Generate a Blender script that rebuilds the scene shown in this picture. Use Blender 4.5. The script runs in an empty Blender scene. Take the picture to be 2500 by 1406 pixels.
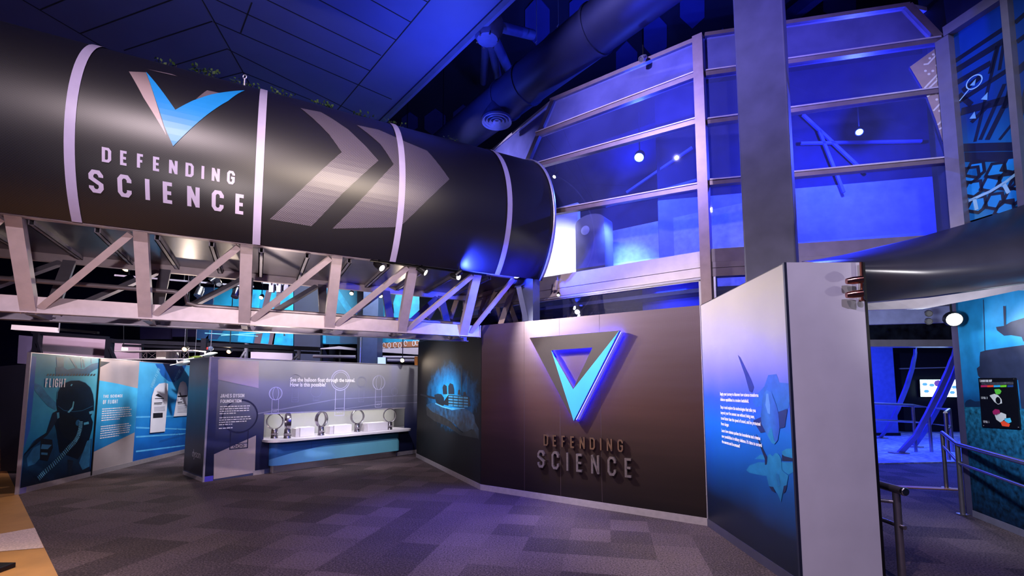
import bpy, bmesh, math, random
from mathutils import Vector, Matrix
random.seed(7)
R = math.radians
SC = bpy.context.scene
COL = SC.collection

# ------------------------------------------------------------------ camera
FOC, PCX, PCY, EYE, PITCH = 1145.7, 1250.0, 841.9, 1.85, R(5.0214)
cam_d = bpy.data.cameras.new('camera')
cam = bpy.data.objects.new('camera', cam_d); COL.objects.link(cam)
cam.location = (0, 0, EYE); cam.rotation_euler = (R(90) + PITCH, 0, 0)
cam_d.sensor_fit = 'HORIZONTAL'; cam_d.sensor_width = 36.0
cam_d.lens = 36.0 * FOC / 2500.0
cam_d.shift_y = (PCY - 703.0) / 2500.0
cam_d.clip_end = 200
SC.camera = cam

# ------------------------------------------------------------------ world, exposure
w = bpy.data.worlds.new('world'); SC.world = w; w.use_nodes = True
w.node_tree.nodes['Background'].inputs[0].default_value = (0.10, 0.09, 0.32, 1)
w.node_tree.nodes['Background'].inputs[1].default_value = 0.2
SC.view_settings.view_transform = 'Standard'
SC.view_settings.look = 'None'
SC.view_settings.exposure = 0.15
SC.view_settings.gamma = 1.0
SC.view_settings.use_curve_mapping = False
SC.cycles.use_denoising = True
SC.cycles.sample_clamp_indirect = 6.0
SC.cycles.sample_clamp_direct = 60.0
SC.cycles.caustics_reflective = False
SC.cycles.caustics_refractive = False
SC.cycles.max_bounces = 8
SC.cycles.transparent_max_bounces = 16

# ------------------------------------------------------------------ lamps
def lamp(kind, loc, power, color, aim=None, size=0.1, angle=60, blend=0.5, size_y=None, spread=None):
    d = bpy.data.lights.new(kind.lower() + '_light', kind)
    d.energy = power; d.color = color
    if kind == 'SPOT':
        d.spot_size = R(angle); d.spot_blend = blend; d.shadow_soft_size = size
    elif kind == 'AREA':
        d.size = size
        if size_y: d.shape = 'RECTANGLE'; d.size_y = size_y
        if spread: d.spread = R(spread)
    else:
        d.shadow_soft_size = size
    o = bpy.data.objects.new(kind.lower() + '_light', d); COL.objects.link(o)
    o.location = loc
    if aim is not None:
        o.rotation_euler = (Vector(aim) - Vector(loc)).to_track_quat('-Z', 'Y').to_euler()
    return o
WARM, PINK, COOL, BLUE, LAV = (1, .80, .62), (1, .80, .86), (.86, .90, 1), (.03, .06, 1), (.72, .66, 1)
# unseen spots added over the floor and aimed at tube and truss
lamp('SPOT', (-2.0, -0.5, 7.8), 2350, PINK, (-3.0, 6.0, 0), .07, 105, .9)
lamp('SPOT', (2.6, -1.2, 7.4), 1200, LAV, (2.0, 5.5, .8), .07, 90, .9)
lamp('SPOT', (-5.2, 4.4, 2.7), 260, WARM, (-5.0, 3.6, 0), .3, 100, .8)
lamp('SPOT', (1.9, 0.2, 5.7), 2300, WARM, (-2.3, 6.1, 4.5), .45, 26, .9)
lamp('SPOT', (-1.6, 1.2, 2.9), 420, (1, .86, .90), (-3.4, 6.4, 3.1), .08, 70, .9)  # low spot added to brighten the truss
lamp('SPOT', (-7.0, 1.0, 6.5), 300, LAV, (-6.2, 4.6, 4.4), .2, 40, .9)
# blue wash over the ceiling, from unseen spots without fittings
lamp('SPOT', (-1.0, 8.5, 6.7), 340, (.06, .12, 1), (-1.6, 8.4, 8.5), .1, 165, 1)
lamp('SPOT', (.4, 4.2, 6.6), 420, (.05, .10, 1), (-1.2, 5.0, 8.5), .3, 120, 1)
lamp('SPOT', (2.6, 10.5, 7.2), 500, BLUE, (3.0, 12.5, 10.5), .4, 150, 1)

# ------------------------------------------------------------------ helpers: where things stand
RT = Vector((1, 0, 0)); FW = Vector((0, math.cos(PITCH), math.sin(PITCH))); UP = Vector((0, -math.sin(PITCH), math.cos(PITCH)))
CAMP = Vector((0, 0, EYE))
def ray(px, py): return RT * ((px - PCX) / FOC) - UP * ((py - PCY) / FOC) + FW
def at_z(px, py, z=0.0):
    d = ray(px, py); return CAMP + d * ((z - EYE) / d.z)
def at_y(px, py, y):
    d = ray(px, py); return CAMP + d * (y / d.y)
def at_plane(px, py, p, n):
    d = ray(px, py); return CAMP + d * ((Vector(p) - CAMP).dot(n) / d.dot(n))
class Wall:
    """an upright plane through two floor points, left to right as seen from the hall"""
    def __init__(s, A, B, z0=0.0):
        s.A = Vector((A[0], A[1], 0)); s.B = Vector((B[0], B[1], 0))
        s.L = (s.B - s.A).length; s.e = (s.B - s.A).normalized(); s.n = Vector((s.e.y, -s.e.x, 0))
        s.M = Matrix(((s.e.x, -s.n.x, 0, s.A.x), (s.e.y, -s.n.y, 0, s.A.y), (0, 0, 1, z0), (0, 0, 0, 1)))
    def uz(s, px, py, off=0.0):
        p = at_plane(px, py, s.A + s.n * off, s.n) - s.A; return (p.dot(s.e), p.z)
    def P(s, u, z, off=0.0): return s.A + s.e * u + s.n * off + Vector((0, 0, z))

def roof_z(p):
    """height of whatever ceiling is over a point: the panelled slab, or the higher dark roof"""
    a, c = at_z(1259, 0, 8.5), at_z(947, 296, 8.5); d = (c - a).normalized(); n = Vector((-d.y, d.x, 0)); n = n if n.x < 0 else -n
    return 8.5 if (Vector((p[0], p[1], 8.5)) - a).dot(n) > 0 else 11.2
# ------------------------------------------------------------------ helpers: objects
WM = {}
def empty(name, loc=(0, 0, 0), M=None):
    o = bpy.data.objects.new(name, None); COL.objects.link(o); o.empty_display_size = .1
    m = M if M is not None else Matrix.Translation(Vector(loc))
    o.matrix_world = m; WM[o.name] = m.copy(); return o
def tag(o, label, cat, group=None, kind=None):
    if label: o['label'] = label
    if cat: o['category'] = cat
    if group: o['group'] = group
    if kind: o['kind'] = kind
    return o
def thing(name, label, cat, loc=(0, 0, 0), M=None, group=None):
    return tag(empty(name, loc, M), label, cat, group)
def copy_tree(o, parent=None):
    c = o.copy(); COL.objects.link(c)
    if parent: c.parent = parent
    for ch in o.children: copy_tree(ch, c)
    return c
class MB:
    def __init__(s): s.v = []; s.f = []; s.uv = None
    def add(s, vs, fs):
        b = len(s.v); s.v += [Vector(v) for v in vs]; s.f += [[b + i for i in f] for f in fs]; return s
    def poly(s, pts): return s.add(pts, [list(range(len(pts)))])
    def box(s, c, d, M=None):
        x, y, z = d[0] / 2, d[1] / 2, d[2] / 2
        vs = [Vector((sx * x, sy * y, sz * z)) for sz in (-1, 1) for sy in (-1, 1) for sx in (-1, 1)]
        if M is not None: vs = [M @ v for v in vs]
        vs = [v + Vector(c) for v in vs]
        return s.add(vs, [(0, 2, 3, 1), (4, 5, 7, 6), (0, 1, 5, 4), (2, 6, 7, 3), (0, 4, 6, 2), (1, 3, 7, 5)])
    def box2(s, a, b): 
        return s.box([(a[i] + b[i]) / 2 for i in range(3)], [abs(b[i] - a[i]) for i in range(3)])
    def beam(s, p0, p1, w, h, up=(0, 0, 1)):
        p0 = Vector(p0); p1 = Vector(p1); d = p1 - p0; L = d.length; d.normalize()
        x = d.cross(Vector(up)); 
        if x.length < 1e-4: x = d.cross(Vector((1, 0, 0)))
        x.normalize(); y = x.cross(d).normalized()
        vs = [p + x * (a * w / 2) + y * (b * h / 2) for p in (p0, p1) for a, b in ((-1, -1), (1, -1), (1, 1), (-1, 1))]
        return s.add(vs, [(3, 2, 1, 0), (4, 5, 6, 7), (0, 1, 5, 4), (1, 2, 6, 5), (2, 3, 7, 6), (3, 0, 4, 7)])
    def tube(s, pts, r, n=12, cap=True):
        pts = [Vector(p) for p in pts]; rings = []; prev = None
        rs = r if isinstance(r, (list, tuple)) else [r] * len(pts)
        for i, p in enumerate(pts):
            d = (pts[min(i + 1, len(pts) - 1)] - pts[max(i - 1, 0)]).normalized()
            if prev is None:
                x = d.cross(Vector((0, 0, 1)))
                if x.length < 1e-3: x = d.cross(Vector((1, 0, 0)))
            else:
                x = prev - d * prev.dot(d)
            x.normalize(); prev = x; y = d.cross(x)
            rings.append([p + (x * math.cos(2 * math.pi * k / n) + y * math.sin(2 * math.pi * k / n)) * rs[i] for k in range(n)])
        vs = [v for rg in rings for v in rg]; fs = []
        for i in range(len(pts) - 1):
            for k in range(n): fs.append((i * n + k, i * n + (k + 1) % n, (i + 1) * n + (k + 1) % n, (i + 1) * n + k))
        if cap: fs.append(list(range(n))[::-1]); fs.append([(len(pts) - 1) * n + k for k in range(n)])
        return s.add(vs, fs)
    def lathe(s, prof, c, axis=(0, 0, 1), n=24):
        a = Vector(axis).normalized(); x = a.orthogonal().normalized(); y = a.cross(x); c = Vector(c)
        vs = []; fs = []
        for (r, h) in prof:
            for k in range(n):
                t = 2 * math.pi * k / n; vs.append(c + a * h + (x * math.cos(t) + y * math.sin(t)) * max(r, 1e-4))
        for i in range(len(prof) - 1):
            for k in range(n): fs.append((i * n + k, i * n + (k + 1) % n, (i + 1) * n + (k + 1) % n, (i + 1) * n + k))
        return s.add(vs, fs)
    def grid(s, rows, closed=False):
        n = len(rows[0]); vs = [p for r in rows for p in r]; fs = []
        for i in range(len(rows) - 1):
            for k in range(n - (0 if closed else 1)):
                k2 = (k + 1) % n; fs.append((i * n + k, i * n + k2, (i + 1) * n + k2, (i + 1) * n + k))
        return s.add(vs, fs)
    def prism(s, pts, vec):
        vec = Vector(vec); n = len(pts); vs = [Vector(p) for p in pts] + [Vector(p) + vec for p in pts]
        fs = [list(range(n))[::-1], list(range(n, 2 * n))] + [(i, (i + 1) % n, n + (i + 1) % n, n + i) for i in range(n)]
        return s.add(vs, fs)
    def build(s, name, m, parent=None, local=False, M=None, smooth=False, bevel=0.0, solid=0.0):
        me = bpy.data.meshes.new(name)
        if parent is not None:
            W = WM[parent.name]; inv = W.inverted()
            vs = s.v if local else [inv @ v for v in s.v]
        elif M is not None:
            W = M; inv = W.inverted(); vs = s.v if local else [inv @ v for v in s.v]
        else:
            lo = [min(v[i] for v in s.v) for i in range(3)]; hi = [max(v[i] for v in s.v) for i in range(3)]
            o0 = Vector(((lo[0] + hi[0]) / 2, (lo[1] + hi[1]) / 2, lo[2]))
            W = Matrix.Translation(o0); vs = [v - o0 for v in s.v]
        me.from_pydata([tuple(v) for v in vs], [], s.f)
        bm = bmesh.new(); bm.from_mesh(me)
        big = [f for f in bm.faces if len(f.verts) > 4]
        if big: bmesh.ops.triangulate(bm, faces=big)
        bmesh.ops.recalc_face_normals(bm, faces=bm.faces[:])
        if smooth:
            for f in bm.faces: f.smooth = True
        bm.to_mesh(me); bm.free()
        if s.uv:
            ul = me.uv_layers.new(name='UVMap')
            for lp in me.loops: ul.data[lp.index].uv = s.uv(W @ me.vertices[lp.vertex_index].co)
        if m is not None: me.materials.append(m)
        o = bpy.data.objects.new(name, me); COL.objects.link(o)
        if parent is not None: o.parent = parent
        else: o.matrix_world = W
        WM[o.name] = W.copy()
        if smooth:
            md = o.modifiers.new('edges', 'EDGE_SPLIT'); md.split_angle = R(40)
        if bevel:
            md = o.modifiers.new('bevel', 'BEVEL'); md.width = bevel; md.segments = 2; md.limit_method = 'ANGLE'
        if solid:
            md = o.modifiers.new('solid', 'SOLIDIFY'); md.thickness = solid; md.offset = 0
        return o

# ------------------------------------------------------------------ helpers: materials
def lin(h):
    h = h.lstrip('#'); c = [int(h[i:i + 2], 16) / 255 for i in (0, 2, 4)]
    return tuple(x / 12.92 if x <= .04045 else ((x + .055) / 1.055) ** 2.4 for x in c) + (1,)
MATS = {}
def nt(name):
    m = bpy.data.materials.new(name); m.use_nodes = True
    t = m.node_tree; return m, t, t.nodes['Principled BSDF']
def nd(t, kind, **kw):
    n = t.nodes.new(kind)
    for k, v in kw.items(): setattr(n, k, v)
    return n
def pm(name, col, rough=.5, metal=0.0, var=.12, scale=6.0, bump=0.0, spec=.5, coat=0.0):
    """a plain surface whose colour wanders a little with noise"""
    if name in MATS: return MATS[name]
    m, t, b = nt(name); c = lin(col)
    tc = nd(t, 'ShaderNodeTexCoord'); nz = nd(t, 'ShaderNodeTexNoise'); nz.inputs['Scale'].default_value = scale; nz.inputs['Detail'].default_value = 4
    rp = nd(t, 'ShaderNodeValToRGB'); e = rp.color_ramp.elements
    e[0].position = .3; e[1].position = .7
    e[0].color = tuple(x * (1 - var) for x in c[:3]) + (1,); e[1].color = tuple(min(1, x * (1 + var)) for x in c[:3]) + (1,)
    t.links.new(tc.outputs['Object'], nz.inputs['Vector']); t.links.new(nz.outputs['Fac'], rp.inputs['Fac']); t.links.new(rp.outputs['Color'], b.inputs['Base Color'])
    b.inputs['Roughness'].default_value = rough; b.inputs['Metallic'].default_value = metal
    b.inputs['Specular IOR Level'].default_value = spec; b.inputs['Coat Weight'].default_value = coat
    if bump:
        bp = nd(t, 'ShaderNodeBump'); bp.inputs['Strength'].default_value = bump; bp.inputs['Distance'].default_value = .01
        t.links.new(nz.outputs['Fac'], bp.inputs['Height']); t.links.new(bp.outputs['Normal'], b.inputs['Normal'])
    MATS[name] = m; return m
def gm(name, stops, axis='Z', lo=0.0, hi=1.0, rough=.45, var=.15, scale=3.0, metal=0.0, spec=.4, warp=.0):
    """a printed graphic: ink that changes along one direction of the sheet, over cloudy noise"""
    if name in MATS: return MATS[name]
    m, t, b = nt(name)
    tc = nd(t, 'ShaderNodeTexCoord'); sx = nd(t, 'ShaderNodeSeparateXYZ'); t.links.new(tc.outputs['Object'], sx.inputs[0])
    mr = nd(t, 'ShaderNodeMapRange'); mr.inputs['From Min'].default_value = lo; mr.inputs['From Max'].default_value = hi
    nz = nd(t, 'ShaderNodeTexNoise'); nz.inputs['Scale'].default_value = scale; nz.inputs['Detail'].default_value = 6
    t.links.new(tc.outputs['Object'], nz.inputs['Vector'])
    src = sx.outputs[axis]
    if warp:
        ma = nd(t, 'ShaderNodeMath', operation='MULTIPLY_ADD'); ma.inputs[1].default_value = warp; t.links.new(nz.outputs['Fac'], ma.inputs[0]); t.links.new(src, ma.inputs[2]); src = ma.outputs[0]
    t.links.new(src, mr.inputs['Value'])
    rp = nd(t, 'ShaderNodeValToRGB'); e = rp.color_ramp.elements
    while len(e) < len(stops): e.new(.5)
    for i, (p, c) in enumerate(stops): e[i].position = p; e[i].color = lin(c)
    t.links.new(mr.outputs[0], rp.inputs['Fac'])
    mx = nd(t, 'ShaderNodeMix', data_type='RGBA', blend_type='MULTIPLY'); mx.inputs[0].default_value = 1
    r2 = nd(t, 'ShaderNodeValToRGB'); r2.color_ramp.elements[0].color = (1 - 2 * var,) * 3 + (1,); r2.color_ramp.elements[0].position = .3; r2.color_ramp.elements[1].position = .7
    t.links.new(nz.outputs['Fac'], r2.inputs['Fac'])
    t.links.new(rp.outputs['Color'], mx.inputs[6]); t.links.new(r2.outputs['Color'], mx.inputs[7]); t.links.new(mx.outputs[2], b.inputs['Base Color'])
    b.inputs['Roughness'].default_value = rough; b.inputs['Metallic'].default_value = metal; b.inputs['Specular IOR Level'].default_value = spec
    MATS[name] = m; return m
def em(name, col, strength):
    if name in MATS: return MATS[name]
    m, t, b = nt(name); c = lin(col)
    nz = nd(t, 'ShaderNodeTexNoise'); nz.inputs['Scale'].default_value = 20
    b.inputs['Base Color'].default_value = c; b.inputs['Emission Color'].default_value = c; b.inputs['Emission Strength'].default_value = strength
    t.links.new(nz.outputs['Fac'], b.inputs['Roughness'])
    MATS[name] = m; return m
def glass(name, tint, film, film_amt, gloss=.12):
    """thin pane: clear tint, a little film that scatters, a little mirror"""
    m, t, b = nt(name); t.nodes.remove(b); out = t.nodes['Material Output']
    tr = nd(t, 'ShaderNodeBsdfTransparent'); tr.inputs[0].default_value = lin(tint)
    df = nd(t, 'ShaderNodeBsdfDiffuse'); df.inputs[0].default_value = lin(film)
    gl = nd(t, 'ShaderNodeBsdfGlossy'); gl.inputs['Roughness'].default_value = .012
    tc = nd(t, 'ShaderNodeTexCoord'); nz = nd(t, 'ShaderNodeTexNoise'); nz.inputs['Scale'].default_value = 2.2; nz.inputs['Detail'].default_value = 8
    t.links.new(tc.outputs['Object'], nz.inputs['Vector'])
    mr = nd(t, 'ShaderNodeMapRange'); mr.inputs['From Min'].default_value = .3; mr.inputs['From Max'].default_value = .7
    mr.inputs['To Min'].default_value = film_amt * .8; mr.inputs['To Max'].default_value = film_amt * 1.2
    t.links.new(nz.outputs['Fac'], mr.inputs['Value'])
    m1 = nd(t, 'ShaderNodeMixShader'); m2 = nd(t, 'ShaderNodeMixShader'); m2.inputs[0].default_value = gloss
    t.links.new(mr.outputs[0], m1.inputs[0]); t.links.new(tr.outputs[0], m1.inputs[1]); t.links.new(df.outputs[0], m1.inputs[2])
    t.links.new(m1.outputs[0], m2.inputs[1]); t.links.new(gl.outputs[0], m2.inputs[2]); t.links.new(m2.outputs[0], out.inputs[0])
    MATS[name] = m; return m
def perf(name, base, hole, rough=.35, metal=0.0, pitch=.05, size=.3, spec=.5, hidden=False):
    """sheet with a regular pattern of small printed dots, in metres of the sheet's own UV"""
    m, t, b = nt(name)
    uv = nd(t, 'ShaderNodeUVMap'); mp = nd(t, 'ShaderNodeMapping'); mp.inputs['Scale'].default_value = (1 / pitch, 1 / pitch, 1); mp.inputs['Rotation'].default_value = (0, 0, R(45))
    vo = nd(t, 'ShaderNodeTexVoronoi', voronoi_dimensions='2D'); vo.inputs['Randomness'].default_value = 0; vo.inputs['Scale'].default_value = 1
    mr = nd(t, 'ShaderNodeMapRange'); mr.inputs['From Min'].default_value = size; mr.inputs['From Max'].default_value = size + .1
    mx = nd(t, 'ShaderNodeMix', data_type='RGBA'); mx.inputs[6].default_value = lin(hole); mx.inputs[7].default_value = lin(base)
    t.links.new(uv.outputs[0], mp.inputs[0]); t.links.new(mp.outputs[0], vo.inputs['Vector']); t.links.new(vo.outputs['Distance'], mr.inputs['Value'])
    t.links.new(mr.outputs[0], mx.inputs[0]); t.links.new(mx.outputs[2], b.inputs['Base Color'])
    b.inputs['Roughness'].default_value = rough; b.inputs['Metallic'].default_value = metal; b.inputs['Specular IOR Level'].default_value = spec
    MATS[name] = m; return m

STEEL = pm('painted_steel', '#bfb0b6', .42, .2, .08, 9, .05)
STEEL2 = pm('painted_steel_grey', '#8a8594', .45, .3, .1, 8)
DARK = pm('dark_navy_paint', '#15132a', .6, 0, .2, 2)
BLACK = pm('black_metal', '#0c0b10', .4, .2, .2, 5)
CHROME = pm('brushed_chrome', '#c9c6cc', .22, 1.0, .06, 30)
MIRROR = pm('polished_steel', '#cfcac6', .1, 1.0, .03, 4)
ALU = pm('aluminium_trim', '#c3bccb', .35, .6, .05, 12)
WHITE = pm('white_lacquer', '#dcd6e2', .35, 0, .04, 5)
INKW = pm('white_ink', '#eeeaf4', .5, 0, .03, 10)
BRACK = pm('blue_grey_steel', '#5d6487', .5, .2, .08, 6)

# ------------------------------------------------------------------ helpers: printed shapes and lettering
def strip(pts, t, closed=False):
    """a line of even width as a list of quads in the plane"""
    P = [Vector((p[0], p[1])) for p in pts]; n = len(P); out = []
    def nrm(a, b): d = (b - a); d = d.normalized() if d.length > 1e-9 else Vector((1, 0)); return Vector((-d.y, d.x))
    offs = []
    for i in range(n):
        if closed: a, c = P[i - 1], P[(i + 1) % n]
        else: a, c = P[max(i - 1, 0)], P[min(i + 1, n - 1)]
        n1 = nrm(a, P[i]) if (a - P[i]).length > 1e-9 else nrm(P[i], c)
        n2 = nrm(P[i], c) if (c - P[i]).length > 1e-9 else n1
        b = (n1 + n2); b = b.normalized() if b.length > 1e-6 else n1
        offs.append(b * (t / 2 / max(.45, b.dot(n1))))
    for i in range(n if closed else n - 1):
        j = (i + 1) % n
        out.append([P[i] + offs[i], P[j] + offs[j], P[j] - offs[j], P[i] - offs[i]])
    return out
c1, c2 = .22, .78
GL = {
 'D': (1, [([(0, 0), (0, 1), (.72, 1), (1, .84), (1, .16), (.72, 0)], 1)]),
 'E': (.9, [([(.95, 1), (0, 1), (0, 0), (.95, 0)], 0), ([(0, .5), (.85, .5)], 0)]),
 'F': (.85, [([(.95, 1), (0, 1), (0, -.08)], 0), ([(0, .5), (.82, .5)], 0)]),
 'N': (1, [([(0, -.08), (0, 1.08)], 0), ([(1, -.08), (1, 1.08)], 0), ([(.02, 1), (.98, 0)], 0)]),
 'I': (.0, [([(0, -.08), (0, 1.08)], 0)]),
 'G': (1, [([(1, .72), (1, .84), (.75, 1), (.25, 1), (0, .84), (0, .16), (.25, 0), (.75, 0), (1, .16), (1, .48), (.5, .48)], 0)]),
 'S': (1, [([(1, .74), (1, .84), (.75, 1), (.25, 1), (0, .84), (0, .66), (1, .36), (1, .16), (.75, 0), (.25, 0), (0, .16), (0, .26)], 0)]),
 'C': (1, [([(1, .7), (1, .84), (.75, 1), (.25, 1), (0, .84), (0, .16), (.25, 0), (.75, 0), (1, .16), (1, .3)], 0)]),
 'L': (.8, [([(0, 1.08), (0, 0), (.95, 0)], 0)]), 'H': (1, [([(0, -.08), (0, 1.08)], 0), ([(1, -.08), (1, 1.08)], 0), ([(0, .5), (1, .5)], 0)]),
 'T': (.9, [([(-.1, 1), (1.1, 1)], 0), ([(.5, 1), (.5, -.08)], 0)]),
 'O': (1, [([(.25, 0), (0, .16), (0, .84), (.25, 1), (.75, 1), (1, .84), (1, .16), (.75, 0)], 1)]),
 'J': (.8, [([(1, 1.08), (1, .16), (.75, 0), (.25, 0), (0, .16), (0, .32)], 0)]),
 'A': (1, [([(0, -.08), (.38, 1), (.62, 1), (1, -.08)], 0), ([(.15, .28), (.85, .28)], 0)]),
 'M': (1.25, [([(0, -.08), (0, 1), (.5, .35), (1, 1), (1, -.08)], 0)]),
 'Y': (1, [([(0, 1.08), (.5, .45), (1, 1.08)], 0), ([(.5, .45), (.5, -.08)], 0)]),
 'U': (1, [([(0, 1.08), (0, .16), (.25, 0), (.75, 0), (1, .16), (1, 1.08)], 0)]),
 'W': (1.3, [([(0, 1.08), (.25, 0), (.5, .7), (.75, 0), (1, 1.08)], 0)]),
 'R': (1, [([(0, -.08), (0, 1), (.75, 1), (1, .84), (1, .6), (.75, .46), (0, .46)], 0), ([(.6, .46), (1, -.08)], 0)]),
 'P': (1, [([(0, -.08), (0, 1), (.75, 1), (1, .84), (1, .6), (.75, .44), (0, .44)], 0)]),
 'X': (1, [([(0, -.08), (1, 1.08)], 0), ([(0, 1.08), (1, -.08)], 0)]),
 'B': (1, [([(0, 0), (0, 1), (.75, 1), (.95, .84), (.95, .66), (.75, .52), (1, .36), (1, .16), (.75, 0)], 1), ([(0, .52), (.75, .52)], 0)]),
 'V': (1, [([(0, 1.08), (.5, 0), (1, 1.08)], 0)]),
 '2': (1, [([(0, .8), (.25, 1), (.75, 1), (1, .84), (1, .62), (0, .1), (0, 0), (1, 0)], 0)]),
 '1': (.5, [([(0, .8), (.6, 1), (.6, -.08)], 0)]),
}
def glyph(ch, x, y, w, h, t):
    """quads for one block capital with its lower left corner at x, y"""
    ww, strokes = GL[ch]; iw = (w - t) ; out = []
    for pts, cl in strokes:
        out += strip([(x + t / 2 + p[0] * iw * (1 if ww else 0), y + t / 2 + max(-t / 2 / (h - t), min(1 + t / 2 / (h - t), p[1])) * (h - t)) for p in pts], t, cl)
    return out
def word(text, x0, x1, y, h, t, w=None):
    """evenly spaced block capitals between x0 and x1; returns [(letter, quads)]"""
    n = len(text); ws = []
    base = w or h * .5
    for ch in text: ws.append(0.35 * base if ch == ' ' else (t if ch == 'I' else base * max(.55, GL[ch][0])))
    gap = (x1 - x0 - sum(ws)) / max(1, n - 1); x = x0; out = []
    for ch, cw in zip(text, ws):
        if ch != ' ': out.append((ch, glyph(ch, x, y, cw, h, t)))
        x += cw + gap
    return out
def font_mesh(text, size, xscale=1.0, bold=0.0):
    c = bpy.data.curves.new('lettering', 'FONT'); c.body = text; c.size = size; c.offset = bold; c.resolution_u = 2; c.space_line = 1.25
    o = bpy.data.objects.new('lettering', c); COL.objects.link(o)
    bpy.context.view_layer.update()
    me = bpy.data.meshes.new_from_object(o.evaluated_get(bpy.context.evaluated_depsgraph_get()))
    vs = [(v.co.x * xscale, v.co.y) for v in me.vertices]; fs = [list(p.vertices) for p in me.polygons]
    bpy.data.objects.remove(o); bpy.data.curves.remove(c); bpy.data.meshes.remove(me)
    return vs, fs
def rows_of_words(x0, z0, width, lines, pitch, h, seed):
    """small print too fine to read: word-length dashes"""
    rnd = random.Random(seed); q = []
    for i in range(lines):
        x = x0; end = x0 + width * (rnd.uniform(.86, 1) if i < lines - 1 else rnd.uniform(.35, .6)); z = z0 - i * pitch
        while x < end - .02:
            l = min(rnd.uniform(.02, .075), end - x); q.append([(x, z), (x + l, z), (x + l, z + h), (x, z + h)]); x += l + .012
    return q
def circ(c, r, n=24, ry=None): return [(c[0] + r * math.cos(2 * math.pi * k / n), c[1] + (ry or r) * math.sin(2 * math.pi * k / n)) for k in range(n)]
class Sheet:
    """prints flat shapes on a wall, given as metres along the wall and up it"""
    def __init__(s, W, parent): s.W = W; s.p = parent
    def pts(s, px, conv=None, off=0.0): return [s.W.uz(*(conv(*q) if conv else q), off) for q in px]
    def put(s, name, polys, m, off=.003, uv=False):
        b = MB()
        for pl in polys: b.poly([(q[0], -off, q[1]) for q in pl])
        if uv:
            W = s.W; b.uv = lambda p: ((p - W.A).dot(W.e), p.z)
        return b.build(name, m, s.p, local=True)
    def px(s, name, px, m, conv=None, off=.003): return s.put(name, [s.pts(px, conv)], m, off)
    def text(s, name, txt, x, z, size, m, xs=1.0, bold=0.0, off=.004):
        vs, fs = font_mesh(txt, size, xs, bold); b = MB(); b.add([(x + v[0], -off, z + v[1]) for v in vs], fs)
        return b.build(name, m, s.p, local=True)
def conv(s, ox, oy): return lambda u, v: (ox + u / s, oy + v / s)

# ================================================================== FLOORS
def carpet_mat(name, dark, light, cell=.49, ang=-11.5, speck=55):
    m, t, b = nt(name)
    tc = nd(t, 'ShaderNodeTexCoord'); mp = nd(t, 'ShaderNodeMapping'); mp.inputs['Rotation'].default_value = (0, 0, R(-ang)); mp.inputs['Scale'].default_value = (1 / cell, 1 / cell, 1)
    fl = nd(t, 'ShaderNodeVectorMath', operation='FLOOR'); wn = nd(t, 'ShaderNodeTexWhiteNoise', noise_dimensions='2D')
    t.links.new(tc.outputs['Object'], mp.inputs[0]); t.links.new(mp.outputs[0], fl.inputs[0]); t.links.new(fl.outputs[0], wn.inputs['Vector'])
    nz = nd(t, 'ShaderNodeTexNoise'); nz.inputs['Scale'].default_value = speck; nz.inputs['Detail'].default_value = 3; t.links.new(tc.outputs['Object'], nz.inputs['Vector'])
    nb = nd(t, 'ShaderNodeTexNoise'); nb.inputs['Scale'].default_value = .7; t.links.new(tc.outputs['Object'], nb.inputs['Vector'])
    a1 = nd(t, 'ShaderNodeMath', operation='MULTIPLY_ADD'); a1.inputs[1].default_value = .3; t.links.new(wn.outputs['Value'], a1.inputs[0])
    a2 = nd(t, 'ShaderNodeMath', operation='MULTIPLY_ADD'); a2.inputs[1].default_value = 1.5; a2.inputs[2].default_value = -.6; t.links.new(nz.outputs['Fac'], a2.inputs[0]); t.links.new(a2.outputs[0], a1.inputs[2])
    a3 = nd(t, 'ShaderNodeMath', operation='MULTIPLY_ADD'); a3.inputs[1].default_value = .3; t.links.new(nb.outputs['Fac'], a3.inputs[0]); t.links.new(a1.outputs[0], a3.inputs[2])
    rp = nd(t, 'ShaderNodeValToRGB'); rp.color_ramp.elements[0].position = .25; rp.color_ramp.elements[1].position = .95
    rp.color_ramp.elements[0].color = lin(dark); rp.color_ramp.elements[1].color = lin(light)
    t.links.new(a3.outputs[0], rp.inputs['Fac']); t.links.new(rp.outputs['Color'], b.inputs['Base Color'])
    bp = nd(t, 'ShaderNodeBump'); bp.inputs['Strength'].default_value = .5; bp.inputs['Distance'].default_value = .01
    t.links.new(nz.outputs['Fac'], bp.inputs['Height']); t.links.new(bp.outputs['Normal'], b.inputs['Normal'])
    b.inputs['Roughness'].default_value = .85; b.inputs['Specular IOR Level'].default_value = .25
    MATS[name] = m; return m
CARPET = carpet_mat('carpet_tiles', '#281f23', '#6e5c62')
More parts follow.
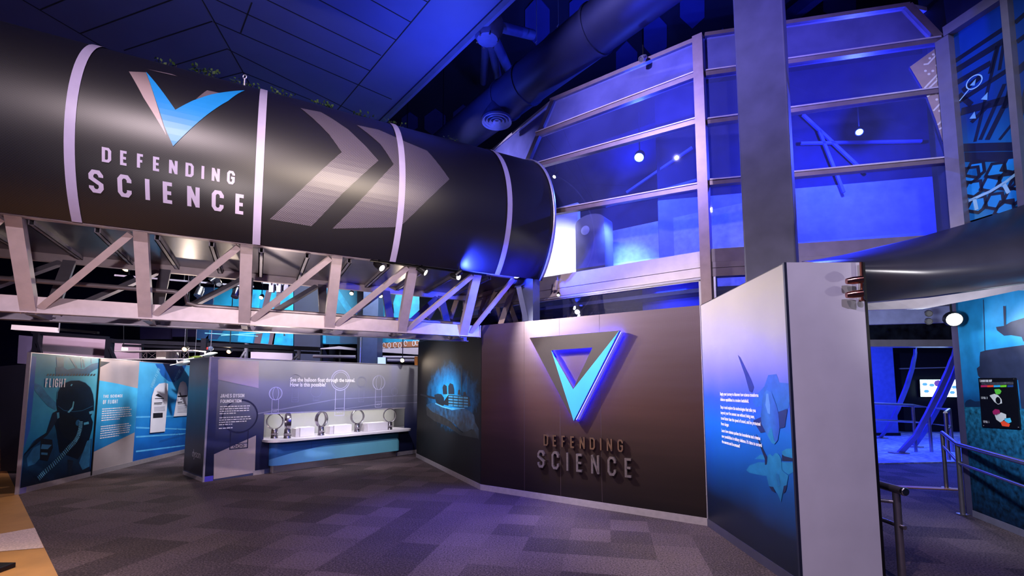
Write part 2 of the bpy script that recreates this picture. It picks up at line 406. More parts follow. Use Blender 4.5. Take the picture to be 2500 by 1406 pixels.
def rgm(name, c, r, stops, sx=1.0, warp=.5, scale=3.0, rough=.42):
    """a printed glow: ink that changes with distance from a spot on the sheet, broken up by noise"""
    m, t, b = nt(name)
    tc = nd(t, 'ShaderNodeTexCoord'); mp = nd(t, 'ShaderNodeMapping'); mp.inputs['Location'].default_value = (-c[0] * sx / r, 0, -c[1] / r); mp.inputs['Scale'].default_value = (sx / r, 0, 1 / r)
    t.links.new(tc.outputs['Object'], mp.inputs[0]); ln = nd(t, 'ShaderNodeVectorMath', operation='LENGTH'); t.links.new(mp.outputs[0], ln.inputs[0])
    nz = nd(t, 'ShaderNodeTexNoise'); nz.inputs['Scale'].default_value = scale; nz.inputs['Detail'].default_value = 8; nz.inputs['Roughness'].default_value = .65; t.links.new(tc.outputs['Object'], nz.inputs['Vector'])
    ma = nd(t, 'ShaderNodeMath', operation='MULTIPLY_ADD'); ma.inputs[1].default_value = warp; t.links.new(nz.outputs['Fac'], ma.inputs[0]); t.links.new(ln.outputs['Value'], ma.inputs[2])
    rp = nd(t, 'ShaderNodeValToRGB'); e = rp.color_ramp.elements
    while len(e) < len(stops): e.new(.5)
    for i, (p, cc) in enumerate(stops): e[i].position = p; e[i].color = lin(cc)
    t.links.new(ma.outputs[0], rp.inputs['Fac']); t.links.new(rp.outputs['Color'], b.inputs['Base Color'])
    b.inputs['Roughness'].default_value = rough; b.inputs['Specular IOR Level'].default_value = .2; MATS[name] = m; return m
def structure(o, **kw): o['kind'] = 'structure'; return o
e0 = at_z(45.5, 1208); e1 = at_z(142, 1406); ed = (e0 - e1).normalized()
eA = e0 + ed * 12; eB = e1 - ed * 6
b = MB(); b.poly([eB, (14, eB.y, 0), (20, 24, 0), (eA.x, 24, 0), eA])
structure(b.build('floor', CARPET, M=Matrix.Identity(4)))
# timber coloured sheet floor to the left of the carpet, crossed by one pale tactile strip
FLW = pm('tan_sheet_floor', '#a97a45', .45, 0, .15, 2.5, .02)
b = MB(); b.poly([eB + Vector((0, 0, 0)), eA, (-24, eA.y, 0), (-24, eB.y, 0)])
structure(b.build('floor_left', FLW, M=Matrix.Identity(4)))
q = [at_z(-220, 1363, .004), at_z(0, 1303, .004), at_z(85, 1288, .004), at_z(107, 1337, .004), at_z(0, 1346, .004), at_z(-220, 1375, .004)]
b = MB(); b.poly(q)
tag(b.build('tactile_strip', pm('pale_ribbed_strip', '#c9b0a8', .6, 0, .3, 60, .4), M=Matrix.Identity(4)), 'pale ribbed strip set across the tan floor left of the carpet', 'floor strip')
p = at_z(6, 1392); b = MB(); b.box2((p.x - .45, p.y - .1, .0), (p.x + .05, p.y + .08, .05))
tag(b.build('bench_foot', BLACK, bevel=.006), 'black bar foot poking in at the lower left corner of the floor', 'furniture foot')

# ================================================================== SIGN WALL, TANK WALL, ENTRANCE WALL
SG = Wall((-.557, 8.59), (2.605, 6.42)); TK = Wall((-2.50, 12.48), (-.557, 8.59)); FT = Wall((2.605, 6.42), (2.612, 4.406)); GY = Wall((2.612, 4.406), (3.35, 4.406))
HW, HE = 2.965, 3.03
def slab(W, name, h0, h1, m, thick=.12, u0=0.0, u1=None, uv=False):
    u1 = W.L if u1 is None else u1
    b = MB(); b.prism([(u0, 0, .0), (u1, 0, .0), (u1, 0, h1), (u0, 0, h0)], (0, thick, 0))
    if uv: b.uv = lambda p: ((p - W.A).dot(W.e), p.z)
    return structure(b.build(name, m, M=W.M, local=True))
def skirt(W, name, m, h=.1, t=.012, u0=0.0, u1=None):
    u1 = W.L if u1 is None else u1
    b = MB(); b.box2((u0, -t, 0.001), (u1, -.001, h)); o = structure(b.build(name, m, M=W.M, local=True)); return o
PLINTH = pm('brushed_kickboard', '#b4a8b0', .4, .5, .08, 14)
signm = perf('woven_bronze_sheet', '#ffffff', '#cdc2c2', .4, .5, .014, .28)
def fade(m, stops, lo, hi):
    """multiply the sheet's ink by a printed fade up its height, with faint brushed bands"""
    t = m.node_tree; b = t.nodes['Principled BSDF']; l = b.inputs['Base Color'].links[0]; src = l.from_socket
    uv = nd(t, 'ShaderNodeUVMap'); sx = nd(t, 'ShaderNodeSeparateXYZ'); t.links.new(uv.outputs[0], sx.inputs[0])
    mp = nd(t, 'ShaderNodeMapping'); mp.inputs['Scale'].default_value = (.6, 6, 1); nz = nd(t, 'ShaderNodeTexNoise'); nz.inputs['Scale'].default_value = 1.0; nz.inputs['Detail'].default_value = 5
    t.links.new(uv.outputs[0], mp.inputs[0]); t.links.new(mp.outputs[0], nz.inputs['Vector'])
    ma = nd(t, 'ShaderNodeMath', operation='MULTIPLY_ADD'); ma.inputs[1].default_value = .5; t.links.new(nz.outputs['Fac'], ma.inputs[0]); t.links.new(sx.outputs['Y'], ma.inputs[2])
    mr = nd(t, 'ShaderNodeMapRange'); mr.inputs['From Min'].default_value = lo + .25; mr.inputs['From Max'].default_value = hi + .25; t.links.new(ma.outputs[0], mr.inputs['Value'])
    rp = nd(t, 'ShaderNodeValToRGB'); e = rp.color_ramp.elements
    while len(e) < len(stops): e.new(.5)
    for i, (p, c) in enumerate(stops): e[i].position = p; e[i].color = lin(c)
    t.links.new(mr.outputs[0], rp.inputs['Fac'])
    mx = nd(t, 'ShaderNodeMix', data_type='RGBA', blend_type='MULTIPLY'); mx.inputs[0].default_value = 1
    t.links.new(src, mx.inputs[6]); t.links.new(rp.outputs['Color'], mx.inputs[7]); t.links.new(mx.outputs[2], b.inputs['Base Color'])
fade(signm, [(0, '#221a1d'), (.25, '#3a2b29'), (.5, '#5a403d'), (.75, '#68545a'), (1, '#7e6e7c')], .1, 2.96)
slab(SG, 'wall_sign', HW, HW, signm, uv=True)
slab(TK, 'wall_tank', HE, HW, pm('black_laminate', '#17161c', .35, .1, .2, 3), u1=TK.L - .0)
slab(FT, 'wall_entrance', HW, HE, pm('black_laminate_edge', '#17161c', .35), thick=.12)
b = MB(); b.box2((0, 0, 0), (GY.L, .05, HE)); 
structure(b.build('wall_grey', pm('grey_laminate', '#b8b2c0', .42, 0, .05, 3), M=GY.M, local=True))
b = MB(); b.box2((GY.L, -.004, 0), (GY.L + .025, .06, HE)); structure(b.build('trim_1', BLACK, M=GY.M, local=True))
b = MB(); b.box2((-.012, -.006, 0), (.012, .02, HE)); structure(b.build('trim_2', pm('dark_corner_bead', '#20233a', .4, .3), M=GY.M, local=True))
b = MB(); b.box2((-.01, -.008, .1), (.012, .004, HW)); structure(b.build('trim_3', ALU, M=FT.M, local=True))
skirt(SG, 'baseboard_sign', PLINTH); skirt(TK, 'baseboard_tank', PLINTH); skirt(FT, 'baseboard_entrance', pm('dark_kickboard', '#3d3a52', .4, .3))
# joints and screws of the sheets
b = MB()
for u in (.93, 1.62, 2.33): b.box2((u - .003, -.0015, .1), (u + .003, -.0005, HW))
b.build('sheet_joint', pm('joint_dark', '#3d2e36', .6), bpy.data.objects['wall_sign'], local=True)  # joints drawn in their own dark colour

# --- triangle emblem on the sign wall
z7 = conv(2.51, 1000, 740)
lg = thing('wall_emblem', 'large polished steel triangle emblem with blue tick, fixed on the bronze sign wall', 'emblem', M=SG.M)
q = lambda pts, off=.12: [SG.uz(*z7(*p), off) for p in pts]
TL, TRr, BT = q([(735, 212)])[0], q([(1286, 167)])[0], q([(1004, 722)])[0]
il, ir, ib = q([(868, 290), (1120, 272), (1000, 528)])
F0, F1 = -.12, -.05
b = MB()
out = [TL, TRr, BT]; inn = [il, ir, ib]
for i in range(3):
    j = (i + 1) % 3; a0, a1, i0, i1 = out[i], out[j], inn[i], inn[j]
    b.poly([(a0[0], F0, a0[1]), (a1[0], F0, a1[1]), (i1[0], F0, i1[1]), (i0[0], F0, i0[1])])
    b.poly([(a0[0], F0, a0[1]), (a1[0], F0, a1[1]), (a1[0], F1, a1[1]), (a0[0], F1, a0[1])])
    b.poly([(i0[0], F0, i0[1]), (i1[0], F0, i1[1]), (i1[0], F1, i1[1]), (i0[0], F1, i0[1])])
    b.poly([(a0[0], F1, a0[1]), (a1[0], F1, a1[1]), (i1[0], F1, i1[1]), (i0[0], F1, i0[1])])
b.build('steel_frame', MIRROR, lg, local=True)
tick = q([(868, 290), (1002, 528), (1286, 167), (1006, 722)], .13)
b = MB(); b.prism([(p[0], F0 - .012, p[1]) for p in tick], (0, .012, 0))
b.build('blue_tick', pm('cyan_acrylic', '#3fa4e6', .35, 0, .04, 5), lg, local=True)
LEDB = em('blue_led', '#1c1eff', 240.0)
lt = q([(1303, 180), (1036, 712)], .1)
b = MB(); b.tube([(lt[0][0], -.085, lt[0][1]), (lt[1][0], -.085, lt[1][1])], .016, 10)
b.build('light_tube', pm('frosted_tube', '#8f8cff', .4, 0, .05), lg, local=True)
def inset(pts, k):
    cx = sum(p[0] for p in pts) / 3; cz = sum(p[1] for p in pts) / 3; return [(cx + (p[0] - cx) * k, cz + (p[1] - cz) * k) for p in pts]
o2 = inset(out, .978); o3 = inset(inn, 1.16)
for i in range(3):
    b = MB(); a0, a1 = o2[i], o2[(i + 1) % 3]; b.tube([(a0[0], -.03, a0[1]), (a1[0], -.03, a1[1])], .008, 6); b.build('led_strip', LEDB, lg, local=True)
    b = MB(); a0, a1 = o3[i], o3[(i + 1) % 3]; b.tube([(a0[0], -.03, a0[1]), (a1[0], -.03, a1[1])], .006, 6); b.build('led_strip', LEDB, lg, local=True)
for (u, zz) in (inset(out, .86)): b = MB(); b.tube([(u, 0, zz), (u, F1, zz)], .012, 8); b.build('stand_off', STEEL2, lg, local=True)
# --- raised letters
def raised(txt, px0, px1, pz0, pz1, t, name, label, wd):
    root = thing(name, label, 'lettering', M=SG.M)
    (x0, z0), (x1, z1) = SG.uz(*z7(*px0), .05), SG.uz(*z7(*px1), .05)
    for ch, quads in word(txt, x0, x1, z0, z1 - z0, t, wd):
        b = MB()
        for qd in quads: b.prism([(p[0], -.06, p[1]) for p in qd], (0, .045, 0))
        xs = [p[0] for qd in quads for p in qd]; xm = (min(xs) + max(xs)) / 2
        for zz in (z0 + .25 * (z1 - z0), z0 + .75 * (z1 - z0)): b.tube([(min(xs) + t / 2, -.02, zz), (min(xs) + t / 2, 0, zz)], .008, 6)
        o = b.build('letter', pm('letter_steel', '#c2bbb8', .2, 1.0, .06, 12) if txt[0] == 'D' else pm('letter_brushed', '#b0a6a6', .32, .9, .15, 30), root, local=True)
    return root
raised('DEFENDING', (823, 872), (1308, 836), 0, 0, .023, 'raised_lettering', 'upper row of small polished steel letters reading DEFENDING on sign wall', .085)
raised('SCIENCE', (785, 1005), (1365, 953), 0, 0, .033, 'raised_lettering', 'lower row of larger brushed steel letters reading SCIENCE on sign wall', .13)

# --- tank mural on the angled wall
z8b = conv(3.515, 1010, 820)
tm = thing('tank_mural', 'printed mural of a tank in blue haze on the black angled wall', 'mural', M=TK.M)
S = Sheet(TK, tm)
gc = S.pts([(300, 520)], z8b)[0]
S.put('print', [[(.01, .1), (TK.L - .01, .1), (TK.L - .01, HW - .02), (.01, HE - .02)]], rgm('tank_print', gc, 1.15, [(.24, '#5cccff'), (.45, '#22a0ea'), (.72, '#1668a4'), (.92, '#14222e'), (1, '#1b1a1e')], .42, .6, 3.5, .6))
HULL = gm('tank_hull', [(0, '#221f1e'), (.35, '#24405a'), (.7, '#1d6ea8'), (1, '#2f92d0')], 'Z', .9, 2.1, .45, .4, 7, warp=.5); TDK = pm('gun_ink', '#0f161e', .5)
S.px('hull', [(110, 590), (150, 575), (200, 575), (270, 610), (330, 640), (440, 620), (490, 650), (520, 680), (530, 740), (560, 800), (560, 890), (525, 820), (500, 800), (440, 830), (410, 815), (360, 760), (300, 720), (240, 690), (180, 680), (130, 660)], HULL, z8b, .006)
S.px('track_skirt', [(110, 600), (160, 650), (250, 690), (330, 740), (380, 800), (420, 830), (520, 800), (555, 880), (400, 850), (300, 780), (180, 730), (115, 680)], gm('skirt_ink', [(0, '#17161a'), (1, '#3d3f42')], 'Z', .7, 1.7, .5, .5, 6), z8b, .0065)
S.px('turret', [(178, 505), (210, 495), (240, 500), (262, 530), (262, 595), (240, 605), (195, 570)], gm('turret_ink', [(0, '#122636'), (1, '#2a5a7c')], 'Z', 1.5, 2.1, .5, .3, 9), z8b, .007)
S.px('turret', [(262, 560), (300, 505), (480, 520), (492, 600), (430, 615), (330, 605), (262, 590)], TDK, z8b, .007)
S.px('skirt_edge', [(190, 575), (260, 605), (330, 622), (440, 618), (440, 624), (330, 632), (255, 615), (185, 583)], pm('edge_ink', '#5cc0ee', .5), z8b, .008)
S.px('gun', [(60, 495), (185, 525), (185, 545), (60, 510)], TDK, z8b, .008)
S.put('rack_slat', sum([[S.pts([(x, y + (x - 300) * .08), (x + 38, y + 3 + (x - 300) * .08), (x + 38, y + 18 + (x - 300) * .08), (x, y + 15 + (x - 300) * .08)], z8b)] for y in (512, 536, 560, 584) for x in (302, 345, 388, 431)], []), pm('rack_ink', '#3f9dce', .5), .009)
S.put('crew', [S.pts([(300, 500), (300, 430), (315, 405), (340, 415), (350, 460), (350, 500)], z8b), S.pts([(250, 440), (262, 415), (285, 430), (290, 500), (255, 500)], z8b), S.pts([(380, 505), (385, 465), (400, 460), (408, 505)], z8b), S.pts([(425, 515), (430, 480), (450, 480), (460, 515)], z8b)], pm('crew_ink', '#16283a', .5), .008)
S.put('antenna', [S.pts([(412, 290), (418, 290), (418, 520), (412, 520)], z8b), S.pts([(466, 300), (471, 300), (471, 520), (466, 520)], z8b)], TDK, .008)

# --- jet mural and text on the entrance wall
zf = conv(4.395, 1740, 920); zg = conv(1.789, 1700, 620)
fm = thing('jet_mural', 'printed blue mural of two fighter jets on the entrance wall', 'mural', M=FT.M)
S = Sheet(FT, fm)
S.put('print', [[(.02, .1), (FT.L - .02, .1), (FT.L - .02, HE - .01), (.02, HW - .01)]], gm('sky_print', [(0, '#07091a'), (.16, '#08142e'), (.30, '#093f86'), (.48, '#1268d8'), (.60, '#2f58e8'), (.72, '#7a78d8'), (.84, '#a39dbc'), (1, '#b0a6a4')], 'Z', .1, 3.0, .38, .05, 1.2, warp=.25))
J1 = gm('jet_light', [(0, '#1250a8'), (.6, '#2468d0'), (1, '#3a5ce0')], 'Z', .9, 2.2, .4, .12, 10)
J2 = gm('jet_pale', [(0, '#0c4480'), (1, '#2280c0')], 'Z', .5, 1.3, .4, .15, 10)
JD = pm('jet_dark', '#14296b', .4, 0, .2, 8); JK = pm('jet_shadow', '#0d1a44', .4)
S.px('tail_fin', [(183, 440), (194, 452), (240, 545), (254, 582), (246, 606), (234, 600), (214, 528)], JD, zg, .006)
S.px('wing', [(430, 260), (470, 200), (560, 100), (600, -20), (690, -30), (720, 60), (835, 70), (840, 190), (820, 330), (720, 380), (560, 300), (470, 330)], J1, zf, .005)
S.px('intake', [(440, 470), (525, 430), (575, 590), (520, 600)], JD, zf, .007)
S.px('intake', [(690, 380), (810, 345), (780, 540), (715, 555)], JD, zf, .007)
S.px('fuselage', [(560, 170), (590, 140), (640, 170), (690, 300), (715, 400), (725, 560), (705, 680), (670, 725), (640, 710), (590, 620), (530, 500), (525, 400), (540, 260)], gm('jet_body', [(0, '#103a8a'), (.5, '#3574d4'), (1, '#2750c4')], 'X', 1.4, 1.8, .4, .12, 12), zf, .008)
S.px('cockpit', [(585, 180), (605, 180), (625, 300), (625, 400), (600, 390), (575, 300)], pm('cockpit_ink', '#5a8ce8', .3), zf, .009)
S.px('nose', [(640, 540), (672, 690), (690, 700), (670, 722), (640, 705), (600, 620)], J2, zf, .0095)
S.px('tail_fin', [(470, 610), (490, 640), (540, 760), (590, 860), (585, 940), (568, 945), (565, 880), (520, 760)], JK, zf, .006)
S.px('wing', [(365, 1000), (400, 950), (500, 915), (590, 920), (590, 1060), (540, 1060), (400, 1030)], J2, zf, .005)
S.px('wing', [(455, 880), (520, 830), (590, 860), (580, 890)], J2, zf, .005)
S.px('wing', [(745, 800), (800, 770), (880, 765), (885, 870), (760, 860)], J2, zf, .005)
S.px('wing', [(740, 915), (885, 920), (888, 1010), (820, 1050), (750, 1000)], J2, zf, .005)
S.px('tail_fin', [(750, 830), (775, 850), (885, 880), (885, 905), (750, 900)], JK, zf, .0062)
S.px('fuselage', [(600, 840), (625, 825), (650, 850), (680, 815), (710, 825), (740, 870), (750, 1000), (820, 1060), (800, 1170), (770, 1180), (740, 1340), (700, 1250), (660, 1190), (610, 1170), (580, 1040)], J2, zf, .0075)
S.px('intake', [(615, 1175), (660, 1180), (680, 1245), (640, 1220)], JK, zf, .008)
S.px('intake', [(770, 1170), (808, 1160), (790, 1230), (765, 1250)], JK, zf, .008)
S.px('cockpit', [(685, 1030), (720, 1050), (735, 1160), (710, 1180), (690, 1100)], pm('cockpit_ink2', '#1c5a94', .3), zf, .009)
it = thing('intro_lettering', 'white paragraphs of introduction text on the blue jet mural', 'lettering', M=FT.M)
S = Sheet(FT, it)
def para(px, lines, x1px, size, bold=.0):
    x, z = FT.uz(*zf(*px)); x1 = FT.uz(*zf(*x1px))[0]
    vs, fs = font_mesh(lines[0], size); wd = max(v[0] for v in vs)
    S.text('paragraph', '\n'.join(lines), x, z, size, INKW, (x1 - x) / wd, bold, .012)
para((90, 197), ['Begin your journey to discover how science transforms', 'defence capabilities in a modern battlefield.'], (502, 197), .0545, .0015)
para((94, 338), ['Step in and explore the technologies that take you', 'beyond your five senses: see without being seen,', 'travel faster than the speed of sound, and be protected', 'from danger.'], (474, 365), .0545, .0015)
para((105, 588), ['Learn how science pushes the boundaries and creates', 'new possibilities in military defence. It\'s time to unravel', 'the secrets and be amazed!'], (523, 670), .0545, .0015)

# ================================================================== DISPLAY WALL ON THE LEFT
FL = Wall((-8.47, 8.24), (-8.47 - .1288 * 5.8, 8.24 + .9917 * 5.8)); z5 = conv(3.516, 30, 820)
HF = 2.43
fw_ = thing('display_wall', 'tall blue panel wall with a pilot picture, standing on the left edge of the carpet', 'display wall', M=FL.M); fw_['kind'] = 'thing'
b = MB(); b.box2((0, .004, 0), (FL.L, .05, HF)); b.build('board', pm('dark_board', '#23243c', .5), fw_, local=True)
b = MB(); b.box2((-.006, -.012, .0), (0.012, .05, HF + .012)); b.build('edge_trim', ALU, fw_, local=True)
b = MB(); b.box2((0, -.012, HF), (FL.L, .05, HF + .014)); b.build('top_trim', ALU, fw_, local=True)
b = MB(); b.box2((0.14, -.01, 0), (FL.L, .004, .1)); b.build('kickboard', PLINTH, fw_, local=True)
b = MB(); b.box2((0.012, -.012, 0), (.14, .004, .1)); b.build('foot_plate', pm('violet_plate', '#8f86c8', .35, .4), fw_, local=True)
S = Sheet(FL, fw_); U1 = 1.62; U2 = 2.92
S.put('pilot_panel', [[(.012, .1), (U1, .1), (U1, HF), (.012, HF)]], gm('pilot_sky', [(0, '#0c2c62'), (.2, '#1560ac'), (.45, '#2f96c8'), (.7, '#46a8cc'), (1, '#62b0c8')], 'Z', .1, 2.4, .3, .12, 1.8, warp=.4))
S.px('blue_edge', [(165, 170), (205, 180), (180, 500), (150, 800), (110, 930), (95, 960)], pm('edge_blue_ink', '#3468c4', .35, 0, .15, 3), z5, .005)
PAL = pm('pale_sky_ink', '#5fb0cc', .35, 0, .2, 4); DKI = gm('pilot_dark', [(0, '#04101f'), (.5, '#0a1c34'), (1, '#0d2740')], 'Z', .1, 2.0, .3, .2, 6)
S.px('rock_face', [(185, 400), (250, 430), (300, 500), (380, 580), (370, 640), (300, 600), (230, 520), (190, 470)], pm('rock_ink', '#2b7aa2', .4, 0, .3, 8), z5, .0045)
S.px('airframe', [(370, 270), (430, 265), (470, 290), (540, 275), (610, 285), (680, 240), (740, 228), (740, 275), (690, 300), (640, 340), (370, 345)], pm('airframe_ink', '#1f5a82', .35, 0, .25, 6), z5, .005)
S.put('airframe_post', [S.pts(p, z5) for p in ([(375, 180), (440, 185), (440, 270), (380, 270)], [(490, 190), (505, 190), (560, 275), (545, 280)], [(585, 185), (595, 185), (598, 275), (588, 275)], [(600, 200), (612, 205), (625, 270), (612, 272)], [(672, 195), (680, 195), (680, 235), (672, 235)])], pm('airframe_ink2', '#28648a', .35, 0, .3, 9), .005)
S.put('hazard_dash', [S.pts([(300 + 25 * k, 325), (314 + 25 * k, 325.5), (304 + 25 * k, 343), (290 + 25 * k, 343)], z5) for k in range(17)], pm('dash_ink', '#0a1a2c', .4), .006)
S.px('helmet', [(378, 540), (385, 480), (405, 440), (440, 402), (500, 380), (570, 378), (625, 398), (670, 440), (692, 500), (700, 560), (697, 640), (672, 690), (690, 740), (683, 800), (655, 900), (600, 1000), (560, 1060), (400, 1000), (375, 820), (360, 760), (372, 690), (385, 650), (375, 590)], DKI, z5, .006)
S.px('flight_suit', [(66, 1310), (95, 1030), (180, 900), (290, 830), (340, 670), (385, 640), (400, 800), (380, 900), (470, 990), (560, 1020), (600, 960), (640, 900), (680, 880), (665, 1130), (670, 1180), (350, 1245)], gm('suit_ink', [(0, '#081a36'), (.5, '#1a4f7c'), (1, '#2c749e')], 'Z', .1, 1.4, .3, .22, 5), z5, .0055)
S.px('visor_gleam', [(470, 655), (510, 610), (520, 560), (530, 565), (518, 625), (485, 660)], pm('gleam_ink', '#5fa9c8', .3), z5, .007)
S.px('helmet_gleam', [(495, 425), (505, 412), (515, 415), (505, 432)], pm('gleam_ink', '#5fa9c8', .3), z5, .007)
STR = pm('strap_ink', '#0a1e36', .35, 0, .25, 9); MIDI = pm('suit_mid_ink', '#2a6c98', .35, 0, .3, 7)
S.px('strap', [(345, 660), (385, 640), (395, 690), (360, 760), (300, 850), (180, 950), (100, 1010), (95, 1030), (200, 890), (290, 830)], STR, z5, .0065)
S.px('strap', [(470, 1060), (520, 1070), (500, 1190), (480, 1200)], STR, z5, .0065)
S.px('suit_fold', [(180, 960), (240, 930), (232, 1050), (190, 1100), (130, 1120), (120, 1050)], MIDI, z5, .006)
S.px('suit_fold', [(640, 900), (672, 890), (660, 1120), (600, 1150), (570, 1090), (610, 980)], MIDI, z5, .0062)
S.px('mask', [(400, 700), (450, 670), (520, 690), (585, 720), (600, 760), (560, 860), (500, 900), (430, 860), (395, 780)], pm('mask_ink', '#0a1626', .3, 0, .3, 9), z5, .0068)
S.put('helmet_rim', strip(S.pts([(378, 545), (385, 482), (405, 442), (440, 404), (500, 382), (570, 380), (625, 400), (670, 442), (692, 502), (700, 562)], z5), .014), pm('rim_ink', '#3d86aa', .35), .0065)
S.put('visor_line', strip(S.pts([(388, 600), (440, 640), (520, 650), (600, 640), (690, 600)], z5), .016), pm('visor_ink', '#1d4a6c', .3), .0069)
S.put('mask_valve', [circ(S.pts([(560, 745)], z5)[0], .06, 14)] , pm('valve_ink', '#235a80', .3), .0072)
S.put('clip', [S.pts(p, z5) for p in ([(378, 660), (398, 655), (402, 700), (384, 712)], [(655, 650), (690, 640), (690, 665), (660, 672)], [(610, 745), (650, 735), (655, 755), (612, 765)])], pm('clip_ink', '#4a94b8', .3), .0074)
hose = [(585, 735), (578, 800), (560, 860), (530, 910), (480, 960), (420, 1030), (350, 1100), (270, 1170), (215, 1230)]
S.put('air_hose', strip(S.pts(hose, z5), .105), pm('hose_ink', '#123250', .35), .008)
hp = [Vector(p) for p in S.pts(hose, z5)]; rb = []
for i in range(len(hp) - 1):
    for k in range(5):
        c = hp[i].lerp(hp[i + 1], k / 5); d = (hp[i + 1] - hp[i]).normalized(); nn = Vector((-d.y, d.x))
        rb.append([c + nn * .05, c + nn * .05 + d * .014, c - nn * .045 + d * .014, c - nn * .045])
S.put('hose_rib', rb, pm('rib_ink', '#5fa6cc', .35, 0, .4, 14), .009)
S.px('harness', [(245, 880), (340, 890), (345, 960), (300, 1075), (235, 1065), (238, 940)], pm('harness_ink', '#081626', .35), z5, .007)
S.put('buckle', [S.pts([(250, 930), (335, 935), (300, 972), (240, 970)], z5), S.pts([(245, 1000), (300, 1003), (298, 1022), (243, 1018)], z5)], pm('buckle_ink', '#3f7ea8', .3), .008)
(x0, z0), (x1, z1) = FL.uz(*z5(275, 441)), FL.uz(*z5(460, 367))
S.put('heading', [p for ch, qs in word('FLIGHT', x0, x1, z0, z1 - z0, .024, .074) for p in qs], INKW, .01)
b = MB(); b.box2((U1, -.02, 0.02), (U1 + .03, .0, HF)); b.build('seam_post', BLACK, fw_, local=True)
SILV = pm('silver_laminate', '#b7a6ab', .42, .25, .07, 3)
S.put('silver_panel', [[(U1 + .03, .1), (U2, .1), (U2, HF), (U1 + .03, HF)]], SILV)
S.px('swoop', [(742, 215), (838, 226), (742, 275)], pm('swoop_ink', '#12263c', .4), z5, .004)
S.px('science_panel', [(736, 380), (905, 410), (1075, 450), (1048, 828), (690, 998), (700, 800)], gm('science_blue', [(0, '#1560a8'), (.35, '#2a8fd2'), (1, '#4cb4e6')], 'Z', .5, 1.8, .35, .12, 3, warp=.2), z5, .005)
for txt, a, c in (('THE SCIENCE', (777, 532), (945, 498)), ('OF FLIGHT', (774, 585), (905, 542))):
    (x0, z0), (x1, z1) = FL.uz(*z5(*a)), FL.uz(*z5(*c)); S.put('heading', [p for ch, qs in word(txt, x0, x1, z0, z1 - z0 - .01, .015, .043) for p in qs], INKW, .008)
x0, z0 = FL.uz(*z5(768, 632)); S.put('small_print', rows_of_words(x0, z0, .98, 6, .048, .02, 3) + rows_of_words(x0, z0 - .37, .98, 6, .048, .02, 4), INKW, .008)
S.put('wing_panel', [[(U2, .1), (FL.L, .1), (FL.L, HF), (U2, HF)]], gm('wing_blue', [(0, '#0d4aa8'), (.3, '#1a72cc'), (.6, '#2d90d8'), (1, '#56b4e4')], 'Z', .1, 2.4, .32, .14, 1.5, warp=.3))
S.px('prop_blade', [(1225, 240), (1500, 240), (1440, 360), (1390, 398), (1340, 390), (1280, 340)], pm('blade_ink', '#1f5fae', .35, 0, .2, 3), z5, .005)
S.put('light_streak', [S.pts([(1060, y), (1570, y + d), (1570, y + d + 8), (1060, y + 14)], z5) for y, d in ((690, -10), (780, 20), (860, -30), (985, -60))], pm('streak_ink', '#58aee6', .35), .0045)
wb = [(1170, 832), (1188, 520), (1210, 450), (1250, 410), (1300, 402), (1327, 410), (1322, 560), (1300, 820)]
S.px('wing_board', wb, WHITE, z5, .03); sp = [(1375, 692), (1418, 440), (1432, 400), (1455, 388), (1480, 402), (1492, 440), (1500, 660), (1508, 682)]
S.px('wing_board', sp, WHITE, z5, .03)
IK = pm('print_ink', '#1c1c26', .5)
S.put('plane_drawing', [S.pts(p, z5) for p in ([(1215, 510), (1240, 495), (1285, 530), (1250, 525)], [(1212, 536), (1290, 532), (1290, 540), (1212, 541)], [(1408, 514), (1490, 508), (1488, 522), (1408, 526)], [(1425, 485), (1432, 485), (1440, 515), (1430, 515)], [(1430, 540), (1444, 538), (1438, 552)])], IK, .033)
S.put('caption', [S.pts(p, z5) for p in ([(1205, 574), (1275, 570), (1275, 577), (1205, 582)], [(1203, 588), (1270, 584), (1270, 588), (1203, 592)], [(1197, 662), (1280, 659), (1278, 700), (1195, 706)], [(1408, 566), (1448, 564), (1448, 572), (1408, 575)], [(1408, 581), (1472, 578), (1472, 582), (1408, 586)])], IK, .033)
for bd, x0_, x1_, y0_, n in ((0, 1205, 1300, 610, 4), (1, 1406, 1492, 600, 6)):
    S.put('caption_line', [S.pts([(x0_, y0_ + 11 * k), (x1_, y0_ + 11 * k - 4), (x1_, y0_ + 11 * k - 1), (x0_, y0_ + 11 * k + 3)], z5) for k in range(n)], pm('grey_print_ink', '#77748a', .5), .033)
def slanted(txt, a, c, h, t):
    A_, C_ = Vector(FL.uz(*z5(*a))), Vector(FL.uz(*z5(*c))); d = (C_ - A_); L = d.length; d.normalize(); nn = Vector((-d.y, d.x))
    return [[A_ + d * p[0] + nn * p[1] for p in qd] for ch, qs in word(txt, 0, L, 0, h, t, h * .4) for qd in qs]
S.put('heading', slanted('WRIGHT FLYER', (1200, 452), (1268, 290), .1, .011), pm('pale_blue_ink', '#8fd0ee', .4), .007)
S.put('heading', slanted('SPITFIRE', (1400, 392), (1446, 300), .1, .011), pm('pale_blue_ink', '#8fd0ee', .4), .007)
pc = FL.uz(*z5(1408, 868)); LN = pm('blueprint_ink', '#1b4f98', .4)
S.put('plane_outline', strip(circ(pc, .1), .012, True) + strip(circ(pc, .2), .008, True) + strip([(pc[0] - .75, pc[1] - .02), (pc[0] + .6, pc[1] + .05)], .014) + strip([(pc[0] - .75, pc[1] - .05), (pc[0] + .6, pc[1] + .02)], .008) + strip([(pc[0], pc[1] + .28), (pc[0], pc[1] - .3)], .01) + strip([(pc[0] - .2, pc[1] - .1), (pc[0] - .25, pc[1] - .35)], .012) + strip([(pc[0] + .2, pc[1] - .1), (pc[0] + .25, pc[1] - .35)], .012), LN, .006)

